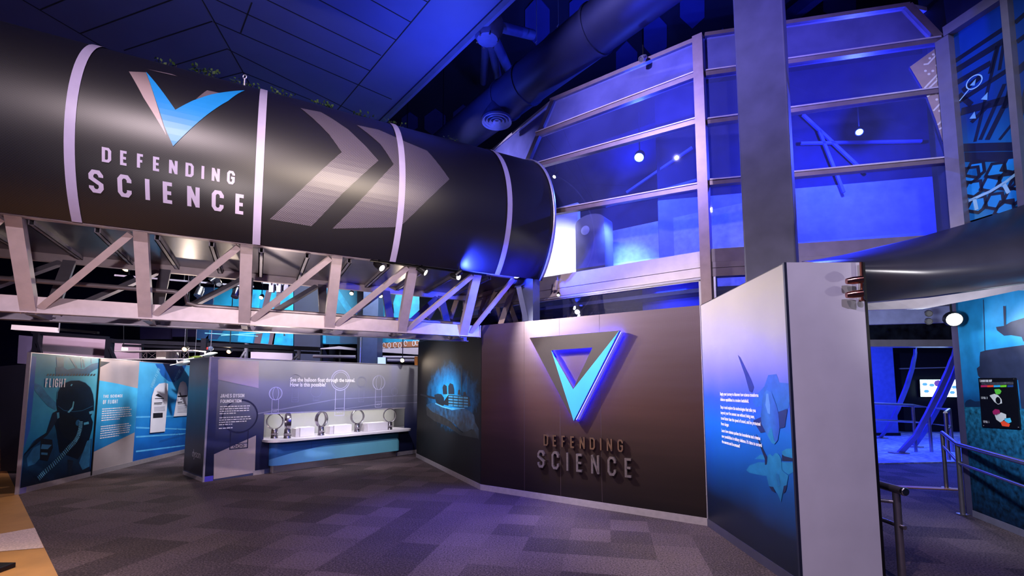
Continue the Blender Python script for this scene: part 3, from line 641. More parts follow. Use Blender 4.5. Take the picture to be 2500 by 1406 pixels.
# ================================================================== FAN DISPLAY WALL
DY = Wall((-5.98, 9.29), (-2.65, 13.20)); z6 = conv(4.017, 460, 850); z8 = conv(4.536, 620, 870)
HD = 2.42; NU0, NU1, NZ0, NZ1, ND = 1.07, 4.72, .72, 1.275, .5
dw = thing('display_wall', 'grey-blue panel wall with a lit shelf of bladeless fans and outline drawings', 'display wall', M=DY.M); dw['kind'] = 'thing'
dep = 1.25
b = MB()
b.box2((0, 0, 0), (NU0, ND, HD)); b.box2((NU1, 0, 0), (DY.L, ND, HD)); b.box2((NU0, 0, NZ1), (NU1, ND, HD)); b.box2((NU0, 0, 0), (NU1, ND, NZ0))
b.box2((NU0, ND - .02, NZ0), (NU1, ND, NZ1)); b.box2((0, ND, 0), (.9, dep, HD))
b.build('board', pm('slate_board', '#3b3f63', .45, 0, .08, 2), dw, local=True)
b = MB(); b.box2((-.004, .0, .1), (-.001, dep, HD)); b.build('end_panel', gm('end_print', [(0, '#10122a'), (.4, '#26305c'), (.8, '#3c5f94'), (1, '#52719c')], 'Z', 0, 2.4, .35, .15, 2), dw, local=True)
b = MB(); b.box2((-.018, -.018, 0), (.012, .012, HD + .01)); b.build('edge_trim', ALU, dw, local=True)
b = MB(); b.box2((-.01, -.012, HD), (DY.L, .02, HD + .014)); b.box2((-.01, 0, HD), (.012, dep, HD + .014)); b.build('top_trim', ALU, dw, local=True)
for a_, c_ in (((.9, -.012, 0), (NU0 + .05, -.001, .09)), ((4.5, -.012, 0), (DY.L, -.001, .1)), ((-.014, .02, 0), (-.001, dep, .07))): b = MB(); b.box2(a_, c_); b.build('kickboard', PLINTH, dw, local=True)
b = MB(); b.box2((.012, -.014, 0), (.16, -.001, .1)); b.build('foot_plate', pm('violet_led_plate', '#5a50d8', .35, .3), dw, local=True)
S = Sheet(DY, dw)
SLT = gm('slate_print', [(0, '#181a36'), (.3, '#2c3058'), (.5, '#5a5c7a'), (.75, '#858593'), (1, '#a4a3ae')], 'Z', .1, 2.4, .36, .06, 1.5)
S.put('slate_panel', [[(.16, NZ1), (DY.L, NZ1), (DY.L, HD), (.16, HD)], [(.16, .1), (NU0, .1), (NU0, NZ1), (.16, NZ1)], [(NU1, .1), (DY.L, .1), (DY.L, NZ1), (NU1, NZ1)], [(NU0, .1), (NU1, .1), (NU1, NZ0), (NU0, NZ0)]], SLT, .002)
S.put('corner_print', [[(.012, .1), (.16, .1), (.16, HD), (.012, HD)]], gm('corner_print', [(0, '#12142e'), (.5, '#3a3f70'), (1, '#8c88b4')], 'Z', .1, 2.4, .35, .15, 3), .003)
S.px('silver_panel', [(250, 1040), (662, 855), (650, 1220), (246, 1285)], SILV, z6, .006)
S.px('silver_panel', [(290, 112), (690, 128), (687, 392), (290, 308)], SILV, z6, .006)
for txt, a, c in (('JAMES DYSON', (311, 485), (548, 443)), ('FOUNDATION', (312, 537), (520, 497))):
    (x0, z0), (x1, z1) = DY.uz(*z6(*a)), DY.uz(*z6(*c)); S.put('heading', [p for ch, qs in word(txt, x0, x1, z0, (z1 - z0) * .92, .0125, .039) for p in qs], INKW, .008)
x0, z0 = DY.uz(*z6(308, 578)); S.put('small_print', rows_of_words(x0, z0, .62, 4, .046, .018, 11) + rows_of_words(x0, z0 - .22, .62, 4, .046, .018, 12) + rows_of_words(x0, z0 - .43, .60, 1, .046, .018, 13), INKW, .008)
def fan_drawing(c, r, hb, m, t, inner=None, off=.006):
    cx, cz = c; q = strip(circ((cx, cz), r, 32), t, True)
    if inner == 'ring': q += strip(circ((cx, cz), r * .82, 32), t * .7, True)
    if inner == 'oval': q += strip(circ((cx, cz), r * .45, 28, r), t * .7, True) + strip(circ((cx, cz), r * .9, 28, r), t * .4, True)
    w_ = r * .5; zt = cz - r * .93; q += strip([(cx - w_, zt), (cx - w_, zt - hb), (cx + w_, zt - hb), (cx + w_, zt)], t * .7) + strip([(cx - w_, zt - hb * .72), (cx + w_, zt - hb * .72)], t * .5)
    q += strip(circ((cx, zt - hb * .86), w_ * .18, 10), t * .4, True) + strip(circ((cx - w_ * .45, zt - hb * .86), w_ * .14, 10), t * .4, True) + strip(circ((cx + w_ * .45, zt - hb * .86), w_ * .14, 10), t * .4, True)
    return S.put('fan_drawing', q, m, off)
LI, LI2, LI3 = pm('line_ink', '#b9b6d4', .5), pm('line_ink_faint', '#85859f', .5), pm('line_ink_dark', '#1a1c40', .5)
for (px, py, ref, rpx, hb, m, t, inn_) in ((240, 410, 310, 70, .3, LI, .014, 'oval'), (462, 270, 535, 70, .34, LI2, .010, 'oval'), (690, 385, 760, 65, .1, LI2, .006, None), (958, 265, 1072, 110, .62, LI, .02, 'ring'), (1193, 283, 1255, 60, .37, LI2, .01, 'ring'), (1382, 290, 1462, 78, .46, LI, .014, 'oval'), (1555, 390, 1597, 42, .3, LI2, .008, 'oval')):
    c = DY.uz(*z8(px, py)); r = abs(c[1] - DY.uz(*z8(px, py - rpx))[1]); fan_drawing(c, r, hb, m, t, inn_)
c = DY.uz(*z6(508, 665)); fan_drawing(c, .33, .35, LI3, .03, None, .007)
S.put('light_streak', [S.pts(p, z8) for p in ([(40, 628), (900, 470), (1805, 420), (1805, 428), (900, 480), (40, 640)], [(960, 585), (1400, 520), (1805, 505), (1805, 515), (1400, 528), (1000, 585)])], LI2, .004)
for txt, a, x1p, in (('See the balloon float through the tunnel.', (398, 278), (1115, 285)), ('How is this possible?', (395, 333), (792, 340))):
    x, z = DY.uz(*z8(*a)); x1 = DY.uz(*z8(*x1p))[0]; vs, fs = font_mesh(txt, .13); S.text('question', txt, x, z, .13, INKW, (x1 - x) / max(v[0] for v in vs), .0035, .008)
# sponsor word on the end panel: small upright letters
vs, fs = font_mesh('dyson', .22); b = MB(); b.add([(-.006, .75 - v[0] * 0 - v[0], .42 + v[1]) for v in vs], fs); b.build('small_logo', INKW, dw, local=True)
# niche lining, shelf, apron
b = MB(); b.box2((NU0, ND - .026, NZ0), (NU1, ND - .02, NZ1)); b.build('niche_back', pm('putty_panel', '#a9a8a6', .5, 0, .05, 3), dw, local=True)
b = MB(); b.box2((NU0, 0, NZ0), (NU0 + .006, ND - .026, NZ1)); b.build('niche_side', pm('bronze_mirror', '#8a6a4a', .08, 1.0, .05), dw, local=True)
b = MB(); b.box2((NU1 - .006, 0, NZ0), (NU1, ND - .026, NZ1)); b.build('niche_side', pm('grey_mirror', '#77777e', .08, 1.0, .05), dw, local=True)
b = MB(); b.box2((NU0 - .01, -.004, NZ1 - .03), (NU1 + .01, .01, NZ1)); b.build('niche_trim', ALU, dw, local=True)
def rounded(u0, u1, y1, r, n=8):
    pts = [(u0, 0)] + [(u0 + r - r * math.cos(k * math.pi / 2 / n), -(y1 - r) - r * math.sin(k * math.pi / 2 / n)) for k in range(n + 1)]
    pts += [(u1 - r + r * math.sin(k * math.pi / 2 / n), -(y1 - r) - r * math.cos(k * math.pi / 2 / n)) for k in range(n + 1)] + [(u1, 0)]
    return pts
b = MB(); b.prism([(p[0], p[1], .675) for p in rounded(NU0 - .02, NU1 + .05, .42, .3)], (0, 0, .045)); b.prism([(NU0, -.05, .70), (NU1, -.05, .70), (NU1, ND - .03, .70), (NU0, ND - .03, .70)], (0, 0, .021))
b.build('shelf', WHITE, dw, local=True)
b = MB(); b.prism([(p[0], p[1], .16) for p in rounded(1.2, 4.5, .16, .14)], (0, 0, .515)); b.build('apron', gm('apron_blue', [(0, '#3a72c8'), (.5, '#2f6296'), (1, '#2a5a70')], 'X', 1.2, 4.5, .4, .06, 2), dw, local=True, smooth=True)
q0 = rounded(1.197, 4.503, .166, .14); b = MB(); idx = [p for p in q0 if p[1] < -.02]; n = len(idx)
def zc_(u): return .16 + .13 + .2 * min(1, max(0, (u - 1.2) / 1.2)) ** .6 if u < 2.4 else .49
fine = []
for k in range(n - 1):
    m_ = 12 if abs(idx[k + 1][0] - idx[k][0]) > .5 else 1
    for i in range(m_): fine.append((idx[k][0] + (idx[k + 1][0] - idx[k][0]) * i / m_, idx[k][1] + (idx[k + 1][1] - idx[k][1]) * i / m_))
fine.append(idx[-1])
b.grid([[Vector((p[0], p[1], .162)) for p in fine], [Vector((p[0], p[1], zc_(p[0]) if p[0] < 4.38 else .49 - (p[0] - 4.38) * 1.2)) for p in fine]]); b.build('apron_band', gm('band_blue', [(0, '#6cb0ff'), (.5, '#84d0f8'), (1, '#7ccfe0')], 'X', 1.2, 4.5, .4, .05, 2), dw, local=True)
b = MB(); b.prism([(p[0], p[1], 0) for p in rounded(1.22, 4.45, .08, .07)], (0, 0, .16)); b.build('kick_rail', CHROME, dw, local=True, smooth=True)
b = MB()
for u in (2.05, 3.0, 3.78): b.box2((u - .002, -.165, .165), (u + .002, -.158, .67))
b.build('apron_joint', pm('joint_blue', '#2f5f94', .5), dw, local=True)
lamp('AREA', DY.P(2.9, NZ1 - .012, -.06), 13, (1, .97, .92), DY.P(2.9, .8, -.35), 3.4, size_y=.04)
# bladeless fans
FAN = pm('fan_silver', '#948d98', .26, .9, .05, 10)
def make_fan(label):
    t = thing('bladeless_fan', label, 'fan', group='bladeless fans on the lit shelf')
    b = MB(); b.lathe([(0, 0), (.075, 0), (.075, .012), (.07, .02), (.07, .1), (.073, .104), (.073, .112), (.068, .118), (.066, .19), (.05, .205), (0, .205)], (0, 0, 0)); b.build('base', FAN, t, smooth=True)
    b = MB(); n = 36; prof = [(.0, .045), (.014, .04), (.016, -.03), (.008, -.045), (-.004, -.04), (-.008, .03)]
    rows = [[Vector(((.155 + p[0]) * math.cos(2 * math.pi * k / n), p[1], .365 + (.165 + p[0]) * math.sin(2 * math.pi * k / n))) for p in prof] for k in range(n + 1)]
    b.grid(rows, True); b.build('air_ring', FAN, t, smooth=True)
    b = MB(); b.tube([(0, -.072, .06), (0, -.078, .06)], .014, 12); b.tube([(.035, -.066, .06), (.036, -.07, .06)], .007, 8); b.tube([(-.035, -.066, .06), (-.036, -.07, .06)], .007, 8); b.build('control_knob', BLACK, t)
    return t
fan_spots = [((225, 905), -35, 'silver bladeless fan at the left end of the shelf, ring open to the room'), ((368, 905), 75, 'silver bladeless fan turned edge-on, left of the longest white box'), ((742, 872), 20, 'silver bladeless fan between the first and middle white boxes'), ((1142, 832), -8, 'silver bladeless fan between the middle and last white boxes'), ((1500, 808), -25, 'silver bladeless fan beside the right end of the last white box')]
f0 = None
for i, (px, a, lab) in enumerate(fan_spots):
    p = at_z(*z8(*px), .722)
    if i == 0: o = f0 = make_fan(lab)
    else: o = copy_tree(f0); o['label'] = lab
    o.location = p; o.rotation_euler = (0, 0, R(49.6 + a)); WM[o.name] = Matrix.Translation(p)
for (a, c_, hpx, lab) in (((450, 893), (700, 880), 800, 'longest white display box on the fan shelf, left of the others'), ((832, 862), (1105, 845), 765, 'white display box between the two middle fans'), ((1210, 830), (1420, 803), 738, 'white display box at the right, beside the far fan')):
    pa = at_z(*z8(*a), .721); ua = (pa - DY.A).dot(DY.e); off = -(pa - DY.A).dot(DY.n)
    pc_ = at_z(*z8(*c_), .721); ub = (pc_ - DY.A).dot(DY.e)
    t = thing('display_box', lab, 'box', M=DY.M @ Matrix.Translation((0, 0, .722)), group='white boxes on the fan shelf')
    y0 = -.1; b = MB(); b.box2((ua + .09, y0, 0), (ub - .03, y0 + .26, .2)); b.build('body', WHITE, t, local=True, bevel=.004)
    b = MB(); b.box2((ua, y0 + .03, 0), (ua + .088, y0 + .24, .185)); b.build('end_cap', pm('box_end', '#c6bfc6', .5), t, local=True, bevel=.004)

# ================================================================== FOOTBRIDGE
BO = at_y(1161, 821, 8.35); BU = Vector((math.cos(R(28.4)), math.sin(R(28.4)), 0)); BV = Vector((BU.y, -BU.x, 0))
BM = Matrix(((BU.x, BV.x, 0, BO.x), (BU.y, BV.y, 0, BO.y), (0, 0, 1, BO.z), (0, 0, 0, 1)))   # u along, v towards the hall, w up
br = thing('footbridge', 'black tubular footbridge on a steel truss, lettered DEFENDING SCIENCE, crossing overhead', 'footbridge', M=BM)
U0, UE = -9.2, .92; VC, WC, RB = -.25, 2.03, 1.43
def part(name, mb, m, **k): return mb.build(name, m, br, local=True, **k)
TH0 = -math.asin((WC - .98) / RB); TH1 = math.pi - TH0
def shell(name, m, u0, u1, r, t0=TH0, t1=TH1, n=64, uv=True, thick=0.0, nu=1):
    b = MB(); rows = []
    for i in range(nu + 1):
        u = u0 + (u1 - u0) * i / nu
        rows.append([Vector((u, VC + r * math.cos(t0 + (t1 - t0) * k / n), WC + r * math.sin(t0 + (t1 - t0) * k / n))) for k in range(n + 1)])
    b.grid(rows)
    if uv:
        inv = BM.inverted()
        def f(p):
            q = inv @ p; return (q.x, math.atan2(q.z - WC, q.y - VC) * RB)
        b.uv = f
    return part(name, b, m, smooth=True, solid=thick)
TUBE = perf('dotted_black_skin', '#16141c', '#09080d', .42, .0, .019, .28, .6)
sh = shell('tube_skin', TUBE, U0, UE, RB)
sh.data.uv_layers[0]
b = MB(); rows = [[Vector((UE, VC + r * math.cos(TH0 + (TH1 - TH0) * k / 64), WC + r * math.sin(TH0 + (TH1 - TH0) * k / 64))) for k in range(65)] for r in (RB, RB - .25)]
b.grid(rows); part('tube_end', b, BLACK)
for u in (-8.88, -7.08, -5.28, -3.487, -1.69, .062): shell('band', pm('violet_grey_band', '#a99fc4', .4, 0, .04, 6), u - .045, u + .045, RB + .012, uv=False)
shell('end_band', ALU, UE - .03, UE + .02, RB + .02, uv=False, thick=.02)
# graphics wrapped on the tube: points in (u, arc length)
def tube_us(px, py):
    d = ray(px, py); inv = BM.inverted(); p0 = inv @ CAMP; dd = inv.to_3x3() @ d
    a = dd.y ** 2 + dd.z ** 2; bq = 2 * ((p0.y - VC) * dd.y + (p0.z - WC) * dd.z); c = (p0.y - VC) ** 2 + (p0.z - WC) ** 2 - RB ** 2
    disc = bq * bq - 4 * a * c
    t = (-bq - math.sqrt(max(disc, 0))) / (2 * a); p = p0 + dd * t
    return (p.x, math.atan2(p.z - WC, p.y - VC) * RB)
def wrap(name, polys, m, off=.004, uv=True, step=0.0):
    bm = bmesh.new()
    for i, pl in enumerate(polys):
        vs = [bm.verts.new((q[0], q[1], step * i)) for q in pl]; bm.faces.new(vs)
    bmesh.ops.triangulate(bm, faces=bm.faces[:])
    for k in range(-30, 60):
        s_ = k * RB * R(3)
        bmesh.ops.bisect_plane(bm, geom=bm.verts[:] + bm.edges[:] + bm.faces[:], plane_co=(0, s_, 0), plane_no=(0, 1, 0))
    b = MB(); bm.verts.index_update()
    b.add([(v.co.x, VC + (RB + off + v.co.z) * math.cos(v.co.y / RB), WC + (RB + off + v.co.z) * math.sin(v.co.y / RB)) for v in bm.verts], [[v.index for v in f.verts] for f in bm.faces]); bm.free()
    if uv:
        inv = BM.inverted()
        def f(p):
            q = inv @ p; return (q.x, math.atan2(q.z - WC, q.y - VC) * RB)
        b.uv = f
    return part(name, b, m)
z1 = conv(2.511, 0, 0); z2 = conv(2.556, 600, 200)
tp = lambda pts, cv: [tube_us(*cv(*p)) for p in pts]
wrap('logo_fold', [tp([(790, 440), (895, 445), (1020, 830), (880, 600)], z1)], gm('fold_print', [(0, '#141019'), (.45, '#6a5a62'), (1, '#c7b0b2')], 'Z', 3.35, 2.3, .4, .05, 3), .004, False)
wrap('logo_fold', [tp([(900, 425), (1050, 455), (1090, 470), (960, 440)], z1), tp([(1200, 610), (1270, 555), (1350, 572), (1300, 590)], z1)], pm('fold_print2', '#6c5f6a', .4), .004, False)
wrap('blue_tick', [tp([(895, 442), (1075, 675), (1180, 620), (1300, 580), (1420, 562), (1502, 556), (1400, 620), (1270, 705), (1160, 800), (1062, 897), (1010, 780), (950, 600)], z1)], pm('tick_print', '#1f8fe0', .4, 0, .05, 3), .006, False)
LAVI = pm('pale_violet_ink', '#b9adcd', .45, 0, .04, 6)
def wrapped_word(txt, tl, bl, tr, brr, t, wd, name):
    a0, a1, c0, c1_ = tube_us(*z1(*bl)), tube_us(*z1(*tl)), tube_us(*z1(*brr)), tube_us(*z1(*tr))
    s0 = (a0[1] + c0[1]) / 2; s1 = (a1[1] + c1_[1]) / 2; x0 = (a0[0] + a1[0]) / 2; x1 = (c0[0] + c1_[0]) / 2
    for ch, qs in word(txt, x0, x1, s0, s1 - s0, t, wd): wrap(name, [[tuple(p) for p in qd] for qd in qs], LAVI, .006, False, .0011)
wrapped_word('DEFENDING', (625, 912), (625, 1000), (1441, 1042), (1440, 1125), .028, .082, 'letter')
wrapped_word('SCIENCE', (545, 1050), (550, 1185), (1508, 1183), (1506, 1308), .042, .125, 'letter')
CHEV = perf('dotted_grey_print', '#5a5262', '#1b1822', .42, 0, .019, .28, .8)
wrap('chevron', [tp([(340, 165), (470, 190), (640, 300), (828, 492), (600, 700), (410, 900), (150, 855), (400, 620), (598, 440), (520, 330)], z2)], CHEV, .005)
wrap('chevron', [tp([(690, 270), (830, 300), (985, 370), (1130, 430), (1270, 608), (1120, 750), (960, 905), (540, 915), (760, 690), (922, 515), (840, 390)], z2)], CHEV, .005)
# near truss
WT = 1.0
NB, NT, FB, FTP = 0.0, .61, -.62, -1.22
def chord(name, v, w0, w1, u0, u1, t, m): 
    b = MB(); b.box2((u0, v - t, w0), (u1, v, w1)); return part(name, b, m)
UB1 = .09
chord('bottom_chord', NB, 0, .19, U0, UB1, .03, STEEL); b = MB(); b.box2((U0, -.09, -.012), (UB1, .03, .004)); part('bottom_flange', b, STEEL)
chord('top_chord', NT + .02, .985, 1.045, U0, .44, .09, STEEL)
chord('far_bottom_chord', FB, -.03, .16, U0, UB1, .03, STEEL2); b = MB(); b.box2((U0, FB - .06, -.045), (UB1, FB + .09, -.03)); part('far_bottom_flange', b, STEEL2)
chord('far_top_chord', FTP + .04, .87, .985, U0, .44, .08, STEEL)
posts = [-8.18, -7.05, -5.92, -4.80, -3.672, -2.53, -1.40, -.307]
for i, u in enumerate(posts):
    uc = u + .072
    b = MB(); b.beam((uc, NB + .005, .0), (uc, NT + .005, .985), .143, .012, (0, 1, -.6)); b.beam((u + .137, NB - .055, .0), (u + .137, NT - .055, .985), .012, .11, (0, 1, -.6)); b.beam((u + .006, NB - .055, .0), (u + .006, NT - .055, .985), .012, .11, (0, 1, -.6)); part('post', b, STEEL)
    if i < len(posts) - 1: b = MB(); b.beam((u + .17, NB - .02, .06), (posts[i + 1] - .02, NT - .02, .95), .075, .06, (0, 1, -.6)); part('diagonal', b, STEEL)
    b = MB(); b.beam((uc, FB, 0), (uc, FTP + .02, .9), .14, .05, (0, 1, .6)); part('far_post', b, STEEL2)
    if i < len(posts) - 1: b = MB(); b.beam((u + .17, FB, .06), (posts[i + 1] - .02, FTP + .02, .87), .075, .06, (0, 1, .6)); part('far_diagonal', b, STEEL2)
    b = MB(); b.box2((uc - .04, FB - .03, -.03), (uc + .04, NB - .03, .1)); b.prism([(uc - .13, -.03, -.005), (uc + .13, -.03, -.005), (uc + .04, -.16, -.005), (uc - .04, -.16, -.005)], (0, 0, .01)); part('cross_beam', b, STEEL2)
b = MB(); b.beam((-.10, NB - .02, .06), (.46, NT - .03, .98), .07, .05, (0, 1, -.6)); part('diagonal', b, STEEL)
b = MB(); b.box2((UB1 - .012, -.1, -.02), (UB1, .03, .2)); part('end_plate', b, STEEL)
# deck under the tube, with ribs
b = MB(); b.box2((U0, FTP, .985), (UE, NT - .06, 1.0)); part('deck', b, pm('deck_sheet', '#6d6770', .28, .85, .1, 3))
u = -8.6
while u < .8:
    b = MB(); b.box2((u - .03, FTP + .06, .93), (u - .018, NT - .1, .985)); b.box2((u + .03, FTP + .06, .93), (u + .018, NT - .1, .985)); b.box2((u - .03, FTP + .06, .93), (u + .03, NT - .1, .936)); part('deck_rib', b, STEEL2); u += .575
# struts where the bridge meets the drum
sup = thing('support_frame', 'tan steel struts fanning up to the drum end of the footbridge', 'steel frame')
def P(px, py, y): return at_y(px, py, y)
for a, c_, wd in (((1225, 690, 9.0), (1180, 760, 9.0), .07), ((1228, 700, 9.0), (1262, 792, 9.1), .09), ((1256, 692, 8.9), (1222, 792, 8.9), .1), ((1190, 700, 9.3), (1172, 770, 9.3), .08), ((1205, 705, 9.4), (1224, 790, 9.4), .08), ((1060, 722, 9.8), (1090, 778, 9.8), .09), ((1075, 726, 9.8), (1045, 778, 9.8), .09), ((1118, 724, 9.6), (1100, 778, 9.6), .09)):
    b = MB(); b.beam(P(*a), P(*c_), wd, wd * .8, (0, 1, 0)); b.build('strut', pm('tan_steel', '#b09a90', .45, .2, .1, 6), sup)
b = MB(); b.beam(P(1168, 708, 9.2), P(1252, 688, 9.0), .07, .07); b.beam(P(1168, 722, 9.2), P(1240, 702, 9.0), .07, .07); b.build('rail', pm('tan_steel', '#b09a90'), sup)
bk = thing('bracket_post', 'blue-grey box post with braced arm carrying the end of the footbridge', 'steel post')
M0 = at_y(1288, 785, 8.28)
b = MB(); b.box((M0.x + .06, M0.y, (3.75 + 2.4) / 2), (.23, .23, 1.35), Matrix.Rotation(R(-35), 3, 'Z')); b.build('post', BRACK, bk)
b = MB(); b.prism([P(1262, 680, 8.2), P(1296, 662, 8.2), P(1298, 690, 8.2), P(1256, 702, 8.2)], (.02, .12, 0)); b.build('arm', BRACK, bk)
b = MB(); b.beam(P(1266, 700, 8.2), P(1284, 784, 8.2), .09, .06, (0, 1, 0)); b.build('brace', BRACK, bk)
# leafy tufts and one eye bolt along the crown of the tube
LEAF = pm('leaf_green', '#3f5a1c', .5, 0, .4, 30)
def tuft(u, n, hgt, label):
    rnd = random.Random(int(u * 100)); th = R(66); base = BM @ Vector((u, VC + RB * math.cos(th), WC + RB * math.sin(th)))
    t = thing('plant_tuft', label, 'plant', base, group='leafy tufts along the bridge crown'); b = MB()
    for i in range(n):
        c = base + BU * rnd.uniform(-.16, .16) + BV * rnd.uniform(-.05, .03) + Vector((0, 0, rnd.uniform(.01, hgt)))
        a = Vector((rnd.uniform(-1, 1), rnd.uniform(-1, 1), rnd.uniform(-.3, 1))).normalized(); s_ = a.orthogonal().normalized(); l = rnd.uniform(.03, .06)
        b.poly([c, c + a * l * .5 + s_ * l * .35, c + a * l, c + a * l * .5 - s_ * l * .35])
    b.build('leaves', LEAF, t); b = MB()
    for i in range(3): b.tube([base + BU * (.08 * (i - 1)) - Vector((0, 0, .02)), base + BU * (.08 * (i - 1) + .02) + Vector((0, 0, hgt * .8))], .004, 5)
    b.build('stem', pm('stem_brown', '#3a3320', .7), t)
for u, n, h_, lab in ((-4.62, 14, .05, 'tiny plant tuft on the bridge crown just right of the blue tick\'s left arm'), (-4.2, 60, .09, 'largest plant tuft on the bridge crown, left of the eye bolt'), (-3.72, 26, .07, 'small plant tuft on the bridge crown right of the eye bolt'), (-3.25, 20, .06, 'plant tuft on the bridge crown just right of the second pale band'), (-2.72, 34, .07, 'plant tuft on the bridge crown above the left chevron'), (-2.1, 34, .07, 'plant tuft on the bridge crown above the gap of the chevrons'), (-1.6, 20, .08, 'last clear plant tuft before the third pale band'), (-.6, 12, .05, 'sparse plant tuft on the crown past the third pale band')): tuft(u, n, h_, lab)
p = at_plane(597, 200, BM @ Vector((0, .3, 0)), BV); t = thing('eye_bolt', 'pale steel eye bolt standing on the bridge crown among the leaves', 'eye bolt', p)
b = MB(); b.tube([p + Vector((0, 0, -.06)), p + Vector((0, 0, .05))], .012, 8); b.build('shank', ALU, t)
b = MB(); b.tube([p + Vector((.025 * math.cos(k * .6283), 0, .075 + .03 * math.sin(k * .6283))) for k in range(11)], .008, 8); b.build('eye', ALU, t)
# sprinkler pipe through the truss
t = thing('sprinkler_pipe', 'grey sprinkler pipe running through the bridge truss with one step down', 'pipe')
b = MB(); B_ = lambda u, v, w_: BM @ Vector((u, v, w_))
b.tube([B_(-9, -.42, .45), B_(-4.5, -.42, .45), B_(-4.36, -.42, .43), B_(-4.33, -.42, .3), B_(-4.2, -.42, .27), B_(-.1, -.42, .27)], .032, 12); b.build('pipe', pm('pipe_grey', '#9a8f98', .4, .4), t, smooth=True)
b = MB(); b.tube([B_(-3.95, -.42, .27), B_(-3.95, -.42, .17)], .02, 8); b.lathe([(.03, 0), (.03, .03), (.0, .035)], B_(-3.95, -.42, .15)); b.build('sprinkler_head', CHROME, t)

# ---- lamps on the bridge: track and three bright spotlights
BULB = em('lamp_white', '#fff6ea', 40.0); BULBW = em('lamp_warm', '#ffd9a0', 22.0); BULBR = em('lamp_amber', '#ffb070', 26.0)
def spotlight(pos, aim, label, name='spotlight', r=.055, l=.16, bulb=None, lit=True, group=None, power=0, col=WARM, ang=50, stem=.12, body=None):
    pos = Vector(pos); d = (Vector(aim) - pos).normalized()
    t = thing(name, label, 'spotlight', pos, group=group)
    b = MB(); b.lathe([(0, -l), (r * .75, -l), (r, -l * .6), (r, 0), (r * .9, 0), (r * .85, -.02)], pos, d, 16); b.build('housing', body or BLACK, t, smooth=True)
    b = MB(); b.lathe([(0, -.012), (r * .84, -.012)], pos, d, 16); b.build('lens', (bulb or BULB) if lit else pm('dead_lens', '#8a8890', .15, .5), t)
    b = MB(); b.tube([pos - d * l * .5, pos - d * l * .5 + Vector((0, 0, stem))], .012, 8); b.build('bracket', BLACK, t)
    if power: lamp('SPOT', pos + d * .03, power, col, aim, .05, ang, .6)
    return t
t = thing('lighting_track', 'black lighting track under the bridge edge carrying bright spotlights', 'lighting track')
b = MB(); b.beam(B_(-2.0, .64, .97), B_(-.1, .64, .97), .035, .03); b.build('rail', BLACK, t)
for px, py, aim, lab, pw in ((933, 655, (1.2, 5.5, 1.2), 'left and smallest of the three glaring spotlights under the bridge', 160), (1040, 666, (1.9, 6.8, 1.6), 'middle glaring spotlight under the bridge edge, the brightest', 800), (1120, 676, (2.6, 5.2, 2.4), 'right glaring spotlight under the bridge edge, next to the blue-lit post', 300)):
    p = at_plane(px, py, B_(0, .68, 0), BV); spotlight(p, aim, lab, power=pw, col=(1, .93, .86), ang=80, group='spotlights under the bridge edge')
# the blue flood that colours the drum end of the tube
p = B_(-.62, .82, .93); spotlight(p, B_(.25, .9, 1.7), 'small blue floodlight washing the drum end of the black tube', bulb=em('lamp_blue', '#3440ff', 18.0), power=1500, col=BLUE, ang=100, r=.04, l=.1)
lamp('SPOT', B_(.3, 1.8, .35), 700, BLUE, B_(-.25, .3, .4), .05, 48, .7)
lamp('SPOT', B_(-.2, .75, .85), 900, (.10, .08, 1), (-.6, 7.0, 0), .05, 75, .9)
lamp('SPOT', (-4.6, 9.0, 1.9), 160, (1, .82, .7), B_(-3.4, -1.0, .6), .08, 110, .9)  # added warm fill for the far truss, no fitting
# one unseen warm spot out in the hall: it warms the lettered skin
lamp('SPOT', (-3.2, 2.2, 3.4), 420, (1, .78, .66), B_(-2.9, 1.0, 1.7), .1, 34, .9)

# ================================================================== GLAZED DRUM
MUL = pm('mullion_bronze', '#8a767a', .4, .4, .1, 8); MULP = pm('mullion_pale', '#cfc0c4', .45, .2, .06, 8)
C0 = at_y(1730, 670, 6.95); C0 = Vector((C0.x, C0.y, 0))
dL = Vector((math.cos(R(143)), math.sin(R(143)), 0)); dR = Vector((math.cos(R(-13.4)), math.sin(R(-13.4)), 0))
LF = Wall(C0 + dL * 4.4, C0); RF = Wall(C0, C0 + dR * 4.2)
GL_CLR = glass('pane_clear', '#e4e8ff', '#8f93d8', .10, .08)
GL_MILK = glass('pane_milky', '#b9bdf0', '#8f90e0', .5, .07)  # upper panes carry a thicker pale blue scattering film
GL_MILK2 = glass('pane_hazy', '#a9afea', '#6a70d8', .32, .07)
z3c = conv(1.85, 1180, 0); z4c = conv(2.13, 1700, 0)
def facet(W, name, label_rows, cuts_px, edges):
    """one glazed side: cuts_px are transom lines as pixel pairs, from the top; edges gives the end polygon of each row"""
    root = empty(name, M=W.M); root['kind'] = 'structure'
    return root
w1 = structure(empty('window_1', M=LF.M)); w2 = structure(empty('window_2', M=RF.M))
def pane(W, root, px, m, name='pane'):
    b = MB(); b.poly([(q[0], 0, q[1]) for q in [W.uz(*p) for p in px]]); return b.build(name, m, root, local=True)
def bar(W, root, a, c, wd, dp, name='transom', m=None, off=0.0):
    p, q = W.uz(*a), W.uz(*c); b = MB(); b.beam((p[0], -off, p[1]), (q[0], -off, q[1]), dp, wd, (0, 0, 1) if abs(q[0] - p[0]) > abs(q[1] - p[1]) * .3 else (1, 0, 0)); return b.build(name, m or MUL, root, local=True)
